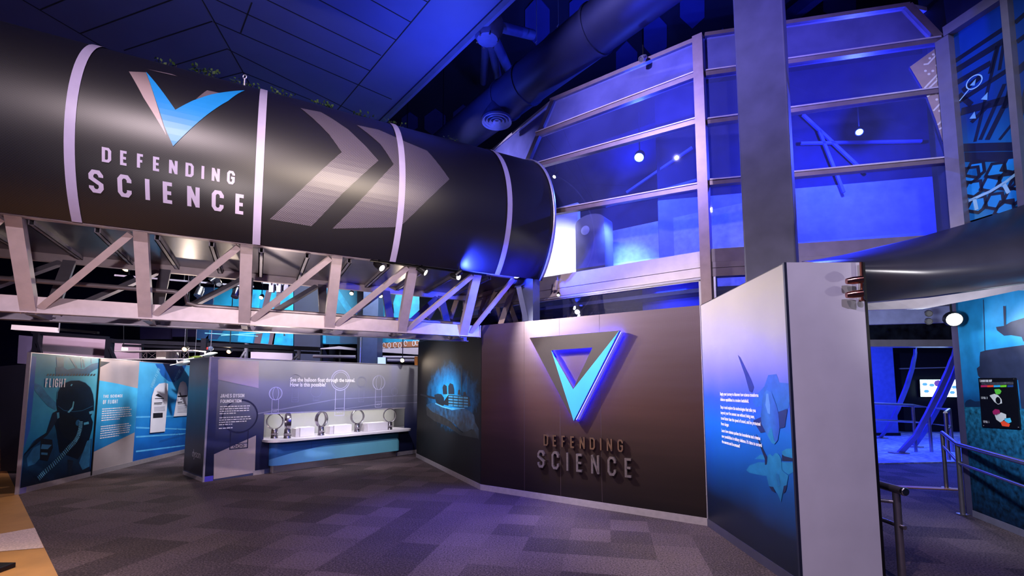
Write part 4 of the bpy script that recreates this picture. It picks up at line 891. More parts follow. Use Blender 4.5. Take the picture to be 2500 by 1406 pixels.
# left side: rows between transoms (pixels measured along the mullions)
Lrow = [((1350, 249), (1702, 99)), ((1311, 331), (1704, 184)), ((1287, 412), (1706, 297)), ((1300, 528), (1711, 456)), ((1300, 672), (1719, 612))]
mats = [GL_MILK, GL_MILK2, GL_CLR, GL_CLR]
for i in range(4): pane(LF, w1, [Lrow[i][0], Lrow[i][1], Lrow[i + 1][1], Lrow[i + 1][0]], mats[i])
bar(LF, w1, (1345, 247), (1704, 97), .07, .09)
for i in (1, 2, 3): 
    bar(LF, w1, Lrow[i][0], Lrow[i][1], .085, .1); a, c = Lrow[i]; bar(LF, w1, (a[0], a[1] - 5), (c[0], c[1] - 7), .02, .13, 'glazing_bead', MULP)
bar(LF, w1, (1352, 246), (1282, 410), .09, .09, 'hip_bar', pm('hip_dark', '#4a4250', .4, .4))
# the next side of the drum, folding back behind the tube
hipT, hipB = LF.uz(1350, 247), LF.uz(1287, 400)
b = MB(); A_ = LF.P(*hipT); Bq = LF.P(*hipB); back = Vector((math.cos(R(110)), math.sin(R(110)), 0)) * 4
Dq = at_plane(1185, 378, Bq, Vector((math.cos(R(20)), math.sin(R(20)), 0)))
b.poly([A_, Bq, Bq + back * .6 + Vector((0, 0, -.2)), at_y(1190, 378, A_.y + 2.6)])
o = b.build('window_3', GL_MILK); structure(o)
b = MB(); b.beam(A_, at_y(1190, 378, A_.y + 2.6), .06, .06); structure(b.build('trim_4', MULP))
# main mullion with pale sill, boards and low window strip
mm = structure(empty('trim_5', M=LF.M))
zT, zB = LF.uz(1710, 92)[1], LF.uz(1730, 700)[1]
b = MB(); b.box2((4.4 - .10, -.07, 2.0), (4.4 + .05, .08, zT + .03)); b.build('mullion', MUL, mm, local=True)
sill = structure(empty('trim_6', M=LF.M))
zs = [LF.uz(1725, y)[1] for y in (612, 640, 652, 668, 685)]
for i, (a, c, off, m, nm) in enumerate(((LF.uz(1719, 612)[1], LF.uz(1719, 639)[1], .0, MULP, 'sill_bevel'), (LF.uz(1719, 639)[1], LF.uz(1719, 653)[1], .04, MULP, 'board'), (LF.uz(1719, 653)[1] - .008, LF.uz(1719, 676)[1], .035, MULP, 'board'), (LF.uz(1719, 676)[1] - .01, LF.uz(1719, 683)[1], .05, ALU, 'drip_edge'))):
    b = MB(); b.box2((-.6, -off, c), (4.3, .1, a)); b.build(nm, m, sill, local=True)
zl = LF.uz(1719, 683)[1]
low = structure(empty('window_4', M=LF.M))
b = MB(); b.box2((-.2, .0, 2.2), (4.3, .012, zl)); b.build('pane', glass('pane_low', '#dfe4ff', '#5055a0', .05, .1), low, local=True)
b = MB(); b.box2((4.26, -.03, 2.2), (4.3, .03, zl)); b.box2((-.2, -.03, zl - .02), (4.3, .03, zl)); b.build('window_frame', ALU, low, local=True)
# behind the low strip: a dark exhibit room with a blue backdrop
b = MB(); b.box2((-.6, .9, 2.0), (4.3, .95, 3.9)); structure(b.build('wall_low_room', pm('dark_room', '#14152a', .7), M=LF.M, local=True))
xa = LF.uz(1540, 700)[0]
b = MB(); b.box2((xa, .5, 2.1), (4.25, .54, 3.9)); tag(b.build('blue_backdrop', gm('backdrop_blue', [(0, '#0a1a8a'), (1, '#1a3cff')], 'X', xa, 4.3, .5, .1, 3), M=LF.M, local=True), 'deep blue backdrop board seen through the low window above the sign wall', 'backdrop')
lamp('AREA', LF.P(xa + .5, 3.35, -.3), 16, (.1, .2, 1), LF.P(xa + .5, 2.9, -.54), .5)
for (px, wpx, col, lab) in ((1363, 12, '#c79a2a', 'bright yellow upright panel behind the low window, under a small lamp'), (1404, 8, '#7a7420', 'dull olive upright panel behind the low window, right of the yellow one')):
    u0, u1 = LF.uz(px - wpx / 2, 760)[0], LF.uz(px + wpx / 2, 760)[0]
    t = thing('upright_panel', lab, 'display panel', M=LF.M); b = MB(); b.box2((u0, .4, 2.3), (u1, .44, LF.uz(px, 742)[1])); b.build('board', pm('panel_' + col[1:], col, .5), t, local=True); b = MB(); b.box2((u0 - .02, .36, 2.25), (u1 + .02, .48, 2.3)); b.build('foot', BLACK, t, local=True)
u0 = LF.uz(1535, 740)[0]
t = thing('teal_tube', 'teal curved tube standing left of the blue backdrop behind the low window', 'tube', M=LF.M); b = MB(); b.tube([(u0, .3, 2.4), (u0 - .03, .3, 2.8), (u0, .3, 3.0), (u0 + .06, .3, 3.12)], .02, 8); b.build('stem', pm('teal_plastic', '#1a8f96', .4), t, local=True, smooth=True)
b = MB(); b.lathe([(.05, 0), (.05, .02), (0, .02)], (u0, .3, 2.38)); b.build('base', BLACK, t, local=True)
t = spotlight(at_plane(1363, 721, LF.A + LF.n * .07, LF.n), (.4, 6.6, 1.4), 'small bright lamp under the pale boards just above the yellow panel', r=.03, l=.08, power=30, stem=.04); q0_ = at_plane(1363, 719, LF.A + LF.n * .07, LF.n); b = MB(); b.beam(q0_, q0_ - LF.n * .09, .03, .03); b.build('mount', ALU, t)
t = thing('junction_box', 'pale sloping box fixed on the boards beside the small lamp', 'box', M=LF.M); a = LF.uz(1361, 703)
b = MB(); b.prism([(a[0] - .04, -.06, a[1] - .06), (a[0] + .03, -.06, a[1] - .06), (a[0] + .06, -.06, a[1] + .12), (a[0] - .01, -.06, a[1] + .12)], (0, -.06, 0)); b.build('body', MULP, t, local=True, bevel=.006)
b = MB(); b.box2((a[0] - .02, -.125, a[1]), (a[0] + .02, -.118, a[1] + .04)); b.build('cover', ALU, t, local=True)
# right side
Rrow = [((1720, 90), (2214, 17)), ((1722, 183), (2291, 101)), ((1726, 300), (2330, 218)), ((1731, 448), (2340, 390)), ((1738, 607), (2350, 560))]
matr = [GL_MILK, GL_MILK2, GL_CLR, GL_CLR]
for i in range(4): pane(RF, w2, [Rrow[i][0], Rrow[i][1], Rrow[i + 1][1], Rrow[i + 1][0]], matr[i])
bar(RF, w2, (1720, 88), (2218, 15), .06, .09)
for i in (1, 2, 3):
    bar(RF, w2, Rrow[i][0], Rrow[i][1], .085, .1); a, c = Rrow[i]; bar(RF, w2, (a[0], a[1] - 6), (c[0], c[1] - 5), .02, .13, 'glazing_bead', MULP)
bar(RF, w2, (2214, 17), (2296, 103), .10, .10, 'hip_bar', MUL)
sr = structure(empty('trim_7', M=RF.M))
for a, c, off in ((607, 640, .02), (640, 655, .04), (655, 676, .035)):
    b = MB(); b.box2((.05, -off, RF.uz(1741, c)[1]), (4.2, .1, RF.uz(1741, a)[1] - .006)); b.build('board', pm('board_taupe', '#8d7f86', .45, .1), sr, local=True)
wl = structure(empty('window_5', M=RF.M)); b = MB(); b.box2((.08, 0, 2.2), (1.2, .01, RF.uz(1741, 676)[1])); b.build('pane', MATS['pane_low'], wl, local=True); b = MB(); b.box2((.06, -.03, 2.2), (.09, .03, RF.uz(1741, 676)[1])); b.build('window_frame', ALU, wl, local=True)
# small gable pane beyond the right hip
g0, g1 = RF.P(*RF.uz(2218, 17)), RF.P(*RF.uz(2296, 103))
b = MB(); b.poly([g0, g1, g1 + Vector((.5, .3, .1)), at_y(2335, 45, g0.y + .3)]); structure(b.build('window_6', GL_MILK2))
b = MB(); b.beam(g0, at_y(2335, 43, g0.y + .3), .06, .06); structure(b.build('trim_8', MULP))
# printed circuit sheet on the inside of the glass by the right frame
zc2 = conv(2.344, 2180, 0)
t = thing('circuit_print', 'pale brown printed sheet of circuit lines on the drum glass beside the mural frame', 'print', M=RF.M); S = Sheet(RF, t)
S.px('sheet', [(92, 388), (275, 255), (300, 560), (318, 900), (300, 880), (240, 690), (185, 545)], pm('circuit_brown', '#a98f8c', .5, 0, .2, 3), zc2, .02)
for k, pl in enumerate(([(170, 375), (195, 372), (275, 285)], [(175, 510), (280, 400)], [(180, 530), (282, 432)], [(190, 560), (285, 470)], [(225, 640), (292, 570)], [(250, 720), (270, 700), (300, 620)], [(258, 745), (305, 715)])): S.put('circuit_line', strip(S.pts(pl, zc2), .022), pm('circuit_white', '#e8dcd8', .5), .023)
for x, y in ((180, 412), (200, 430), (222, 412), (205, 340), (225, 318), (245, 380), (250, 455), (245, 575), (262, 640), (285, 760), (292, 820), (240, 540)): S.put('circuit_dot', [circ(S.pts([(x, y)], zc2)[0], .018, 8)], pm('circuit_white', '#e8dcd8'), .024)
# inside the drum
fdr = pm('drum_floor', '#6a6a8a', .8)
b = MB(); b.box2((-2.5, .12, 3.30), (4.4, 3.5, 3.36)); structure(b.build('floor_drum_left', fdr, M=LF.M, local=True))  # unseen floor, added to keep drum lamps off the passage below
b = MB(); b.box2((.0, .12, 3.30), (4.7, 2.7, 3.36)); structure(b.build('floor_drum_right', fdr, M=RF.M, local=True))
b = MB(); b.box2((4.6, .15, 3.3), (4.7, 2.7, 8.2)); structure(b.build('wall_drum_baffle', dk_ := pm('drum_dark', '#20244e', .7), M=RF.M, local=True))  # unseen wall, added to stop the drum's light leaking sideways
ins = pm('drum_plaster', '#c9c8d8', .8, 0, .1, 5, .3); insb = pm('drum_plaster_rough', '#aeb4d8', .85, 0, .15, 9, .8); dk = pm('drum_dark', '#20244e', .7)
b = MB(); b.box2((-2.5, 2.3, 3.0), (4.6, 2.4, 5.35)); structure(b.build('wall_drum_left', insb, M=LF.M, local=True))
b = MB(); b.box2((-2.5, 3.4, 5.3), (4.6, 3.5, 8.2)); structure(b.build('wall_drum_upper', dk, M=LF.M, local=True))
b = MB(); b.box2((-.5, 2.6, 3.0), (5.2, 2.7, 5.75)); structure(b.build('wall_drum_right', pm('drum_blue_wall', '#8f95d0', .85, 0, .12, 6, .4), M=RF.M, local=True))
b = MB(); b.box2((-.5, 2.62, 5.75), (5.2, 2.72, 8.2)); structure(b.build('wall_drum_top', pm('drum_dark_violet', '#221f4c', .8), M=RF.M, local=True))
a = at_plane(1400, 660, LF.A - LF.n * 1.6, LF.n); uw = LF.uz(1300, 660, -1.6)[0]; ue = LF.uz(1412, 660, -1.6)[0]
b = MB(); b.box2((uw - 1.5, 1.6, 3.0), (ue, 1.72, LF.uz(1400, 497, -1.6)[1])); structure(b.build('wall_drum_white', pm('white_plaster', '#e6e6f2', .7, 0, .04, 3), M=LF.M, local=True))
uk0, uk1 = LF.uz(1414, 600, -1.3)[0], LF.uz(1484, 600, -1.3)[0]; zk = LF.uz(1440, 530, -1.3)[1]
t = thing('info_column', 'grey round-headed info column standing inside the drum behind the lowest left pane', 'info column', M=LF.M)
b = MB(); n = 14; uc, rw = (uk0 + uk1) / 2, (uk1 - uk0) / 2
arc = [(uc + rw * math.cos(math.pi * k / n), zk - rw * .5 + rw * .5 * math.sin(math.pi * k / n)) for k in range(n + 1)]
b.prism([(uk1, 1.15, 2.9)] + [(p[0], 1.15, p[1]) for p in arc] + [(uk0, 1.15, 2.9)], (0, .4, 0)); b.build('body', pm('column_grey', '#5a566e', .5, 0, .15, 3), t, local=True)
b = MB(); b.prism([(p[0], 1.147, p[1]) for p in circ((uc - rw * .3, zk - .32), rw * .3, 14)], (0, -.004, 0)); b.build('badge', pm('badge_grey', '#a8a8c0', .5), t, local=True)
for a, c in (((1530, 470), (1690, 360)), ((1480, 505), (1700, 440)), ((1960, 280), (2110, 420)), ((1955, 350), (2250, 345)), ((2000, 320), (2060, 470))):
    W = LF if a[0] < 1720 else RF; p, q = W.uz(*a, -2.25 if W is LF else -2.5), W.uz(*c, -2.25 if W is LF else -2.5); yb_ = 2.25 if W is LF else 2.5
    b = MB(); b.beam((p[0], yb_, p[1]), (q[0], yb_, q[1]), .05, .05, (0, 1, 0)); tag(b.build('roof_brace', pm('brace_blue', '#5a60aa', .6), M=W.M, local=True), {1530: 'steep roof brace inside the drum beside the left blue lamp', 1480: 'longest roof brace inside the drum, below the left blue lamp', 1960: 'roof brace inside the drum falling right from the dark column', 1955: 'near level roof brace inside the drum below the right blue lamp', 2000: 'short steep roof brace inside the drum right of the column'}[a[0]], 'brace')
LB = em('lamp_cyan', '#8fd0ff', 30.0)
spotlight(LF.P(*LF.uz(1560, 385, -1.2), -1.2), LF.P(3, 4, .6), 'glowing cyan-blue lamp inside the left side of the drum', bulb=LB, r=.10, stem=.9)
spotlight(RF.P(*RF.uz(2098, 323, -1.4), -1.4), RF.P(1.8, 4, .6), 'glowing blue lamp inside the right side of the drum', bulb=em('lamp_blue2', '#5a8aff', 26.0), r=.06, stem=.5)
spotlight(LF.P(*LF.uz(1353, 432, -.8), -.8), LF.P(.9, 4.2, .9), 'small white lamp inside the drum just beside the tube end', r=.04, stem=.5)
lamp('POINT', LF.P(*LF.uz(1560, 385, -1.0), -1.0), 260, (.06, .14, 1), None, .03)
lamp('POINT', RF.P(*RF.uz(2098, 323, -1.2), -1.2), 700, (.04, .07, 1), None, .03)
lamp('SPOT', LF.P(1.3, 5.8, -.4), 420, (.86, .88, 1), LF.P(.3, 4.0, -1.5), .05, 100, 1)
lamp('SPOT', (-2.6, 9.4, 7.7), 700, (.55, .52, 1), (.3, 10.6, 5.8), .05, 70, .9)  # unseen lavender spot added to brighten the folded-back pane
lamp('SPOT', LF.P(2.4, 5.2, -1.0), 480, (.2, .45, 1), LF.P(2.0, 4.0, -2.3), .1, 75, .9)
# unseen blue spots added outside to light the milky upper panes
lamp('SPOT', (-1.5, 4.2, 7.9), 2000, (.42, .38, 1), (2.2, 7.4, 6.2), .05, 55, .9)
lamp('SPOT', (3.2, 2.5, 7.9), 900, (.25, .22, 1), (4.4, 6.4, 5.8), .05, 60, .9)
# ================================================================== COLUMN
cc = at_y(1886, 660, 5.98)
t = thing('column', 'massive dark grey square column rising from behind the entrance wall to the roof', 'column', (cc.x, cc.y, 0))
b = MB(); Mz = Matrix.Rotation(R(-35), 3, 'Z'); b.box((cc.x, cc.y, 5.5), (.57, .57, 11), Mz); b.build('shaft', pm('column_concrete', '#4c4a5e', .7, 0, .22, 3, .25), t, bevel=.02)
b = MB(); b.box((cc.x, cc.y, .05), (.62, .62, .1), Mz); b.build('base', PLINTH, t)
# ================================================================== MURAL WINDOW UPPER RIGHT
MWp = RF.P(*RF.uz(2335, 540)); MW = Wall((MWp.x - .02, MWp.y - .05), (MWp.x + .46, MWp.y - 1.8))
t = thing('framed_mural', 'tall framed blue mural of dark lattice steelwork at the upper right', 'mural', M=MW.M); S = Sheet(MW, t)
top = [(2333, 80), (2468, -5), (2700, -150)]
S.px('print', [(345, 190), (650, -5), (1100, -280), (1400, -300), (1400, 1000), (745, 1170), (438, 1265)], gm('lattice_sky', [(0, '#1b84c4'), (.25, '#1f8fd2'), (.5, '#123c86'), (1, '#1446a8')], 'Z', 3.6, 7.2, .4, .12, 1.5), zc2, .0)
LT = pm('lattice_dark', '#0a1230', .45, 0, .2, 5); LM = pm('lattice_mid', '#123a78', .45, 0, .2, 5)
for a, c, wd in (((355, 350), (700, 120), .1), ((365, 400), (690, 200), .14), ((370, 470), (560, 360), .12), ((380, 580), (690, 380), .1), ((470, 810), (610, 240), .06), ((500, 800), (640, 480), .07), ((540, 800), (700, 480), .09), ((555, 420), (600, 260), .07), ((610, 400), (640, 220), .06), ((390, 640), (690, 560), .16), ((400, 520), (500, 440), .12), ((610, 800), (690, 700), .05), ((450, 700), (560, 590), .08), ((690, 640), (690, 250), .05), ((640, 620), (690, 450), .1), ((380, 540), (450, 600), .1), ((700, 130), (780, 60), .1), ((710, 240), (790, 180), .1), ((720, 700), (790, 420), .1), ((700, 420), (790, 340), .16)):
    S.put('lattice_bar', strip(S.pts([a, c], zc2), wd * .6), LT, .004)
S.px('dark_band', [(405, 822), (735, 812), (740, 862), (408, 868)], LT, zc2, .005); S.px('dark_band', [(410, 872), (738, 866), (742, 925), (414, 925)], LT, zc2, .005)
for (x, y) in ((470, 970), (590, 975), (680, 940), (455, 1080), (560, 1050), (650, 1040), (480, 1170), (580, 1150), (690, 1120), (440, 1000), (720, 1040), (640, 1190)):
    S.px('hex_cell', [(x - 55, y + 30), (x - 20, y - 32), (x + 45, y - 42), (x + 52, y + 8), (x + 10, y + 42)], pm('cell_blue', '#1f9ae6', .4, 0, .1, 4), zc2, .006); S.put('hex_web', strip(S.pts([(x - 58, y + 34), (x - 22, y - 36), (x + 48, y - 46), (x + 56, y + 10), (x + 10, y + 46)], zc2), .035, True), LT, .0065)
S.put('dial_line', strip(S.pts([(435, 1150), (560, 1095), (650, 1040), (745, 965)], zc2), .035) + strip(S.pts([(468, 1135), (482, 1200)], zc2), .04) + strip(S.pts([(635, 1050), (665, 1105)], zc2), .04), pm('pale_cyan_ink', '#a8d8f0', .4), .008)
c = S.pts([(467, 470)], zc2)[0]; S.put('target_ring', strip(circ(c, .085, 24), .014, True) + strip(S.pts([(435, 515), (383, 578)], zc2), .014), pm('pale_cyan_ink', '#a8d8f0'), .008)
S.put('arrow_mark', [S.pts(p, zc2) for p in ([(442, 490), (478, 450), (470, 490)], [(505, 570), (545, 528), (542, 572)], [(440, 680), (470, 638), (478, 678)])], pm('pale_cyan_ink2', '#7fb8cc', .4), .008)
FRM = pm('frame_silver', '#8f8488', .4, .4, .08, 6)
def fbar(a, c, wd, nm='frame_bar'):
    p, q = MW.uz(*a), MW.uz(*c); b = MB(); b.beam((p[0], -.03, p[1]), (q[0], -.03, q[1]), .16, wd, (0, 0, 1) if abs(q[0] - p[0]) > abs(q[1] - p[1]) * .45 else (1, 0, 0)); b.build(nm, FRM, t, local=True)
fbar((2312, 98), (2352, 560), .16); fbar((2316, 82), (2700, -170), .14); fbar((2462, -20), (2510, 520), .07)
b = MB(); 
# dark roof side behind the mural frame so that the drum ends in a wall
b.prism([MW.P(-.3, 3.25, -.06), MW.P(3.5, 3.25, -.06), MW.P(3.5, 9, -.06), MW.P(-.3, 9, -.06)], MW.n * -.1); structure(b.build('wall_right_upper', DARK))

# ================================================================== CANOPY OVER THE ENTRANCE
VIN = pm('black_vinyl', '#2c2c3a', .3, .1, .15, 2.5, .1)
rows_px = [([(1955, 640), (2060, 622), (2240, 580), (2370, 543), (2500, 500), (2760, 400)], 5.25), ([(1958, 638), (2065, 626), (2245, 596), (2375, 566), (2500, 532), (2760, 450)], 4.85),
 ([(1962, 637), (2075, 632), (2250, 616), (2380, 596), (2500, 570), (2760, 510)], 4.6), ([(1990, 640), (2085, 645), (2255, 642), (2385, 632), (2500, 616), (2760, 580)], 4.48), ([(2040, 655), (2095, 665), (2260, 672), (2390, 664), (2500, 650), (2760, 630)], 4.5),
 ([(2080, 690), (2105, 700), (2262, 702), (2392, 688), (2500, 676), (2760, 665)], 4.62), ([(2100, 732), (2112, 738), (2264, 724), (2394, 706), (2500, 690), (2760, 690)], 4.9)]
cn = thing('canopy', 'swollen black vinyl canopy over the entrance passage, right of the grey wall', 'canopy', at_y(2300, 640, 4.6))
# smooth the rows along their length with finer points
def fine_row(px, y):
    out = []
    for i in range(len(px) - 1):
        for k in range(4):
            f = k / 4; out.append(at_y(px[i][0] + (px[i + 1][0] - px[i][0]) * f, px[i][1] + (px[i + 1][1] - px[i][1]) * f, y))
    out.append(at_y(*px[-1], y)); return out
b = MB(); b.grid([fine_row(p, y) for p, y in rows_px]); o = b.build('skin', VIN, cn, smooth=True); o.modifiers.clear(); sb = o.modifiers.new('smooth', 'SUBSURF'); sb.levels = 1; sb.render_levels = 2
LIP = pm('pale_lip', '#c9c4d2', .4, .2, .1, 5)
r1 = fine_row([(2100, 734), (2112, 741), (2264, 727), (2394, 709), (2500, 693), (2760, 692)], 4.92); r2 = fine_row([(2100, 752), (2113, 757), (2266, 752), (2394, 728), (2500, 706), (2760, 715)], 4.98)
b = MB(); b.grid([r1, r2, [p + Vector((0, .06, 0)) for p in r2], [p + Vector((0, .06, 0)) for p in r1]]); b.build('lip', LIP, cn)
b = MB(); b.grid([[p + Vector((0, .08, .03)) for p in r1], [p + Vector((0, 4.0, .5)) for p in r1]]); b.build('soffit', pm('soffit_dark', '#1a1a26', .6), cn)
lamp('SPOT', (5.2, 2.9, 2.05), 170, (1, .95, .97), (4.5, 4.6, 2.85), .06, 80, .9)  # unseen spot added to put a sheen on the canopy
lamp('SPOT', (4.3, 2.4, 4.4), 120, (1, .95, .97), (4.4, 4.6, 2.9), .06, 60, .9)  # added fill on the canopy from above
lamp('SPOT', (3.6, 3.4, 6.4), 220, (.7, .85, 1), MW.P(.4, 5.2), .05, 60, .9)  # unseen spot added to brighten the framed mural

# ================================================================== ENTRANCE PASSAGE, RIGHT
m0 = at_z(2377.2, 1261.2); m1 = at_z(2500, 1310.7); md_ = (m1 - m0).normalized()
MR = Wall(m0, m0 + md_ * 4.5)
b = MB(); b.box2((0, 0.002, 0), (4.5, .14, 3.2)); structure(b.build('wall_right', pm('passage_wall', '#22263e', .5), M=MR.M, local=True))
b = MB(); b.box2((-.16, .0, 0), (0, .5, 3.2)); structure(b.build('trim_9', pm('wall_end_violet', '#4b4568', .5), M=MR.M, local=True))
skirt(MR, 'baseboard_right', pm('violet_kickboard', '#7d7792', .45, .3), .09)
t = thing('field_mural', 'printed blue night mural of an armoured vehicle on the passage wall at right', 'mural', M=MR.M); S = Sheet(MR, t)
S.put('print', [[(.0, .09), (4.5, .09), (4.5, 3.2), (0, 3.2)]], gm('field_print', [(0, '#06142e'), (.12, '#0d3a5c'), (.36, '#1a6a94'), (.40, '#0f4d8c'), (.44, '#1a76c0'), (.62, '#2a96d8'), (.8, '#1a78bc'), (1, '#0d4a86')], 'Z', .09, 4.0, .75, .14, 5, spec=.15), .002)
zh = conv(3.515, 2100, 700)
GR = gm('grass_print', [(0, '#0a2448'), (.5, '#14588c'), (1, '#2c8cbc')], 'Z', .09, 1.7, .75, .45, 14, spec=.15)
q = S.pts([(905, 1030), (1406, 1045)], zh); S.put('grass', [[(0, .09), (4.5, .09), (4.5, q[1][1]), (0, q[0][1])]], GR, .004)
VH = pm('vehicle_ink', '#262c4a', .75, 0, .2, 6, spec=.15)
S.px('vehicle', [(1035, 560), (1080, 545), (1406, 500), (2200, 420), (2200, 1040), (1406, 1045), (1390, 1045), (1360, 800), (1040, 790), (1015, 760), (1005, 700), (1030, 680), (1030, 600)], VH, zh, .006)
S.px('turret', [(1170, 345), (1240, 335), (1300, 300), (1406, 268), (2200, 150), (2200, 480), (1406, 470), (1390, 430), (1300, 415), (1240, 420), (1180, 375)], VH, zh, .006)
S.px('periscope', [(1232, 165), (1255, 165), (1255, 340), (1240, 340)], VH, zh, .0065)
S.put('aerial', strip(S.pts([(1062, 110), (1075, 545)], zh), .014), VH, .0065)
S.px('tree_line', [(900, 1000), (920, 975), (950, 965), (990, 985), (1030, 980), (1040, 1030), (905, 1032)], pm('tree_ink', '#0f2a4e', .5), zh, .005)
t = thing('exhibition_map', 'black exhibition map sign with coloured floor plans on the passage wall', 'map sign', M=MR.M); S = Sheet(MR, t)
q = S.pts([(1030, 783), (1350, 781), (1392, 1222), (1062, 1204)], zh); b = MB(); b.prism([(p[0], -.022, p[1]) for p in q], (0, .012, 0)); b.build('board', pm('map_black', '#0a0a10', .3), t, local=True)
(x0, z0), (x1, z1) = S.pts([(1048, 818), (1150, 800)], zh); S.put('heading', [p for ch, qs in word('EXHIBITION MAP', x0, x1, z0, .032, .006, .014) for p in qs], INKW, .025)
for txt, a, c in (('LEVEL 2', (1060, 962), (1112, 950)), ('LEVEL 1', (1078, 1166), (1126, 1154))):
    (x0, z0), (x1, z1) = S.pts([a, c], zh); S.put('heading', [p for ch, qs in word(txt, x0, x1, z0, .03, .006, .014) for p in qs], INKW, .025)
for k, (col, xa_, xb_) in enumerate((('#b8235f', 1055, 1110), ('#e8442a', 1110, 1165), ('#35a4dc', 1166, 1222), ('#6cc02c', 1222, 1277), ('#1c3a7a', 1284, 1336))): S.px('legend_bar', [(xa_, 845), (xb_, 843), (xb_, 860), (xa_, 862)], pm('legend_' + col[1:], col, .4, 0, .03), zh, .025)
S.px('legend_photo', [(1058, 822), (1335, 815), (1336, 838), (1060, 842)], pm('legend_photo', '#3c3c4a', .4, 0, .8, 60), zh, .0245)
for nm, col, pts in (('zone_green', '#58b83c', [(1172, 880), (1215, 876), (1235, 895), (1222, 920), (1190, 925), (1178, 905)]), ('zone_white', '#c9c6cc', [(1130, 932), (1172, 918), (1205, 930), (1235, 965), (1240, 1000), (1205, 1010), (1175, 990)]), ('zone_maroon', '#9a1f58', [(1155, 1070), (1180, 1050), (1215, 1055), (1225, 1085), (1195, 1105), (1165, 1095)]), ('zone_white', '#c9c6cc', [(1175, 1100), (1230, 1078), (1275, 1095), (1275, 1130), (1225, 1165), (1190, 1140)]), ('zone_cyan', '#46b4e0', [(1258, 1130), (1310, 1125), (1322, 1160), (1290, 1175), (1262, 1155)]), ('zone_orange', '#ec4a2c', [(1225, 1160), (1262, 1150), (1308, 1180), (1300, 1202), (1240, 1195)])): S.px(nm, pts, pm('map_' + col[1:], col, .4, 0, .05), zh, .026)
S.put('zone_ring', [circ(S.pts([(1205, 975)], zh)[0], .045, 18)], pm('map_black', '#0a0a10'), .027)
b = MB()
for p in q: b.lathe([(.008, -.005), (.008, .003), (0, .003)], (p[0] * .94 + .06 * q[2][0] if 0 else p[0] + (q[0][0] + q[2][0] - 2 * p[0]) * .045, -.024, p[1] + (q[0][1] + q[2][1] - 2 * p[1]) * .03), (0, -1, 0), 8)
b.build('screw', CHROME, t, local=True)
# handrails
RAIL = pm('rail_steel', '#a39aa8', .28, .9, .08, 12)
zr = conv(3.8425, 2100, 1040)
p1 = at_z(*zr(810, 580)); p2 = at_z(*zr(965, 830))
t = thing('handrail', 'steel handrail with two posts running along the mural wall at right', 'handrail', p2)
hz, mz = 1.0, .73
e2 = Vector((5.62, 5.15, 0))
for q_ in (p1, p2): 
    b = MB(); b.tube([q_, q_ + Vector((0, 0, hz))], .032, 14); b.build('post', RAIL, t, smooth=True)
    b = MB(); b.lathe([(.0, 0.006), (.075, .006), (.075, .001)], q_ + Vector((0, 0, .004)), (0, 0, 1)); b.build('flange', RAIL, t)
V = lambda q_, z: Vector((q_.x, q_.y, z))
pe = V(p1, 0) + (p1 - p2) * .05
b = MB(); b.tube([V(p1, hz), V(p2, hz), V(e2, hz)], .03, 14); b.build('top_rail', RAIL, t, smooth=True)
b = MB(); b.tube([V(p1, mz + .02), V(p2, mz), V(e2, mz)], .02, 12); b.build('mid_rail', RAIL, t, smooth=True)
n0 = at_z(2194, 1196, .86); n1 = Vector((3.62, 5.9, .90))
t = thing('handrail', 'steel handrail with a capped end just behind the grey wall edge', 'handrail', (n0.x, n0.y, 0))
nd_ = (n1 - n0).normalized(); 
b = MB(); b.tube([n0 - nd_ * .06, n0 + nd_ * .25, n1], .038, 16); b.build('top_rail', RAIL, t, smooth=True)
b = MB(); b.lathe([(.04, -.01), (.04, .012), (.034, .018), (0, .018)], n0 - nd_ * .06, -nd_, 16); b.build('end_cap', CHROME, t)
pp = n0 + nd_ * .03; b = MB(); b.tube([Vector((pp.x, pp.y, 0)), Vector((pp.x, pp.y, .83))], .033, 16); b.build('post', RAIL, t, smooth=True)
b = MB(); b.tube([Vector((pp.x, pp.y, .52)) - nd_ * .07, Vector((pp.x, pp.y, .52)) + nd_ * .9], .02, 12); b.build('mid_rail', RAIL, t, smooth=True)
b = MB(); b.tube([Vector((pp.x, pp.y, .74)), Vector((pp.x - .35, pp.y + .25, .74))], .018, 12); b.build('side_rail', RAIL, t, smooth=True)
# threshold and the blue hall beyond
t0 = at_z(2100, 1186.5); t1 = at_z(2340, 1197.5); tb0 = at_z(2100, 1182); tb1 = at_z(2338, 1193)
b = MB(); b.prism([t0 + Vector((0, 0, .002)), t1 + Vector((0, 0, .002)), tb1 + Vector((0, 0, .002)), tb0 + Vector((0, 0, .002))], (0, 0, .012)); structure(b.build('trim_10', pm('brass_strip', '#c8862a', .4, .5, .1, 10)))
f0_ = at_z(2060, 1141); f1_ = at_z(2350, 1127)
b = MB(); b.prism([f0_ + Vector((-3, 0, .003)), f1_ + Vector((1.5, 0, .003)), Vector((22, 24, .003)), Vector((6, 24, .003))], (0, 0, .03))
structure(b.build('floor_blue_hall', carpet_mat('pale_stone_tiles', '#6f78b0', '#c2c8ec', 1.1, 20, 8)))
HB = at_y(2230, 840, 9.6)
b = MB(); b.box2((HB.x - 2.2, HB.y, at_y(2230, 846, 9.6).z), (HB.x + 1.3, HB.y + .3, at_y(2230, 829, 9.6).z)); structure(b.build('trim_11', pm('header_silver', '#b9b2c0', .35, .5, .1, 5)))
b = MB(); b.box2((HB.x - 2.2, HB.y + .02, at_y(2230, 829, 9.6).z), (HB.x + 1.3, HB.y + .1, 5.2)); structure(b.build('wall_header', gm('header_print', [(0, '#1a2030'), (.5, '#27303f'), (1, '#3a4658')], 'Z', 0, 1.5, .35, .5, 7)))
b = MB(); b.box2((6, 22, 0), (26, 22.2, 5)); structure(b.build('wall_hall_back', pm('hall_back', '#14152e', .7)))
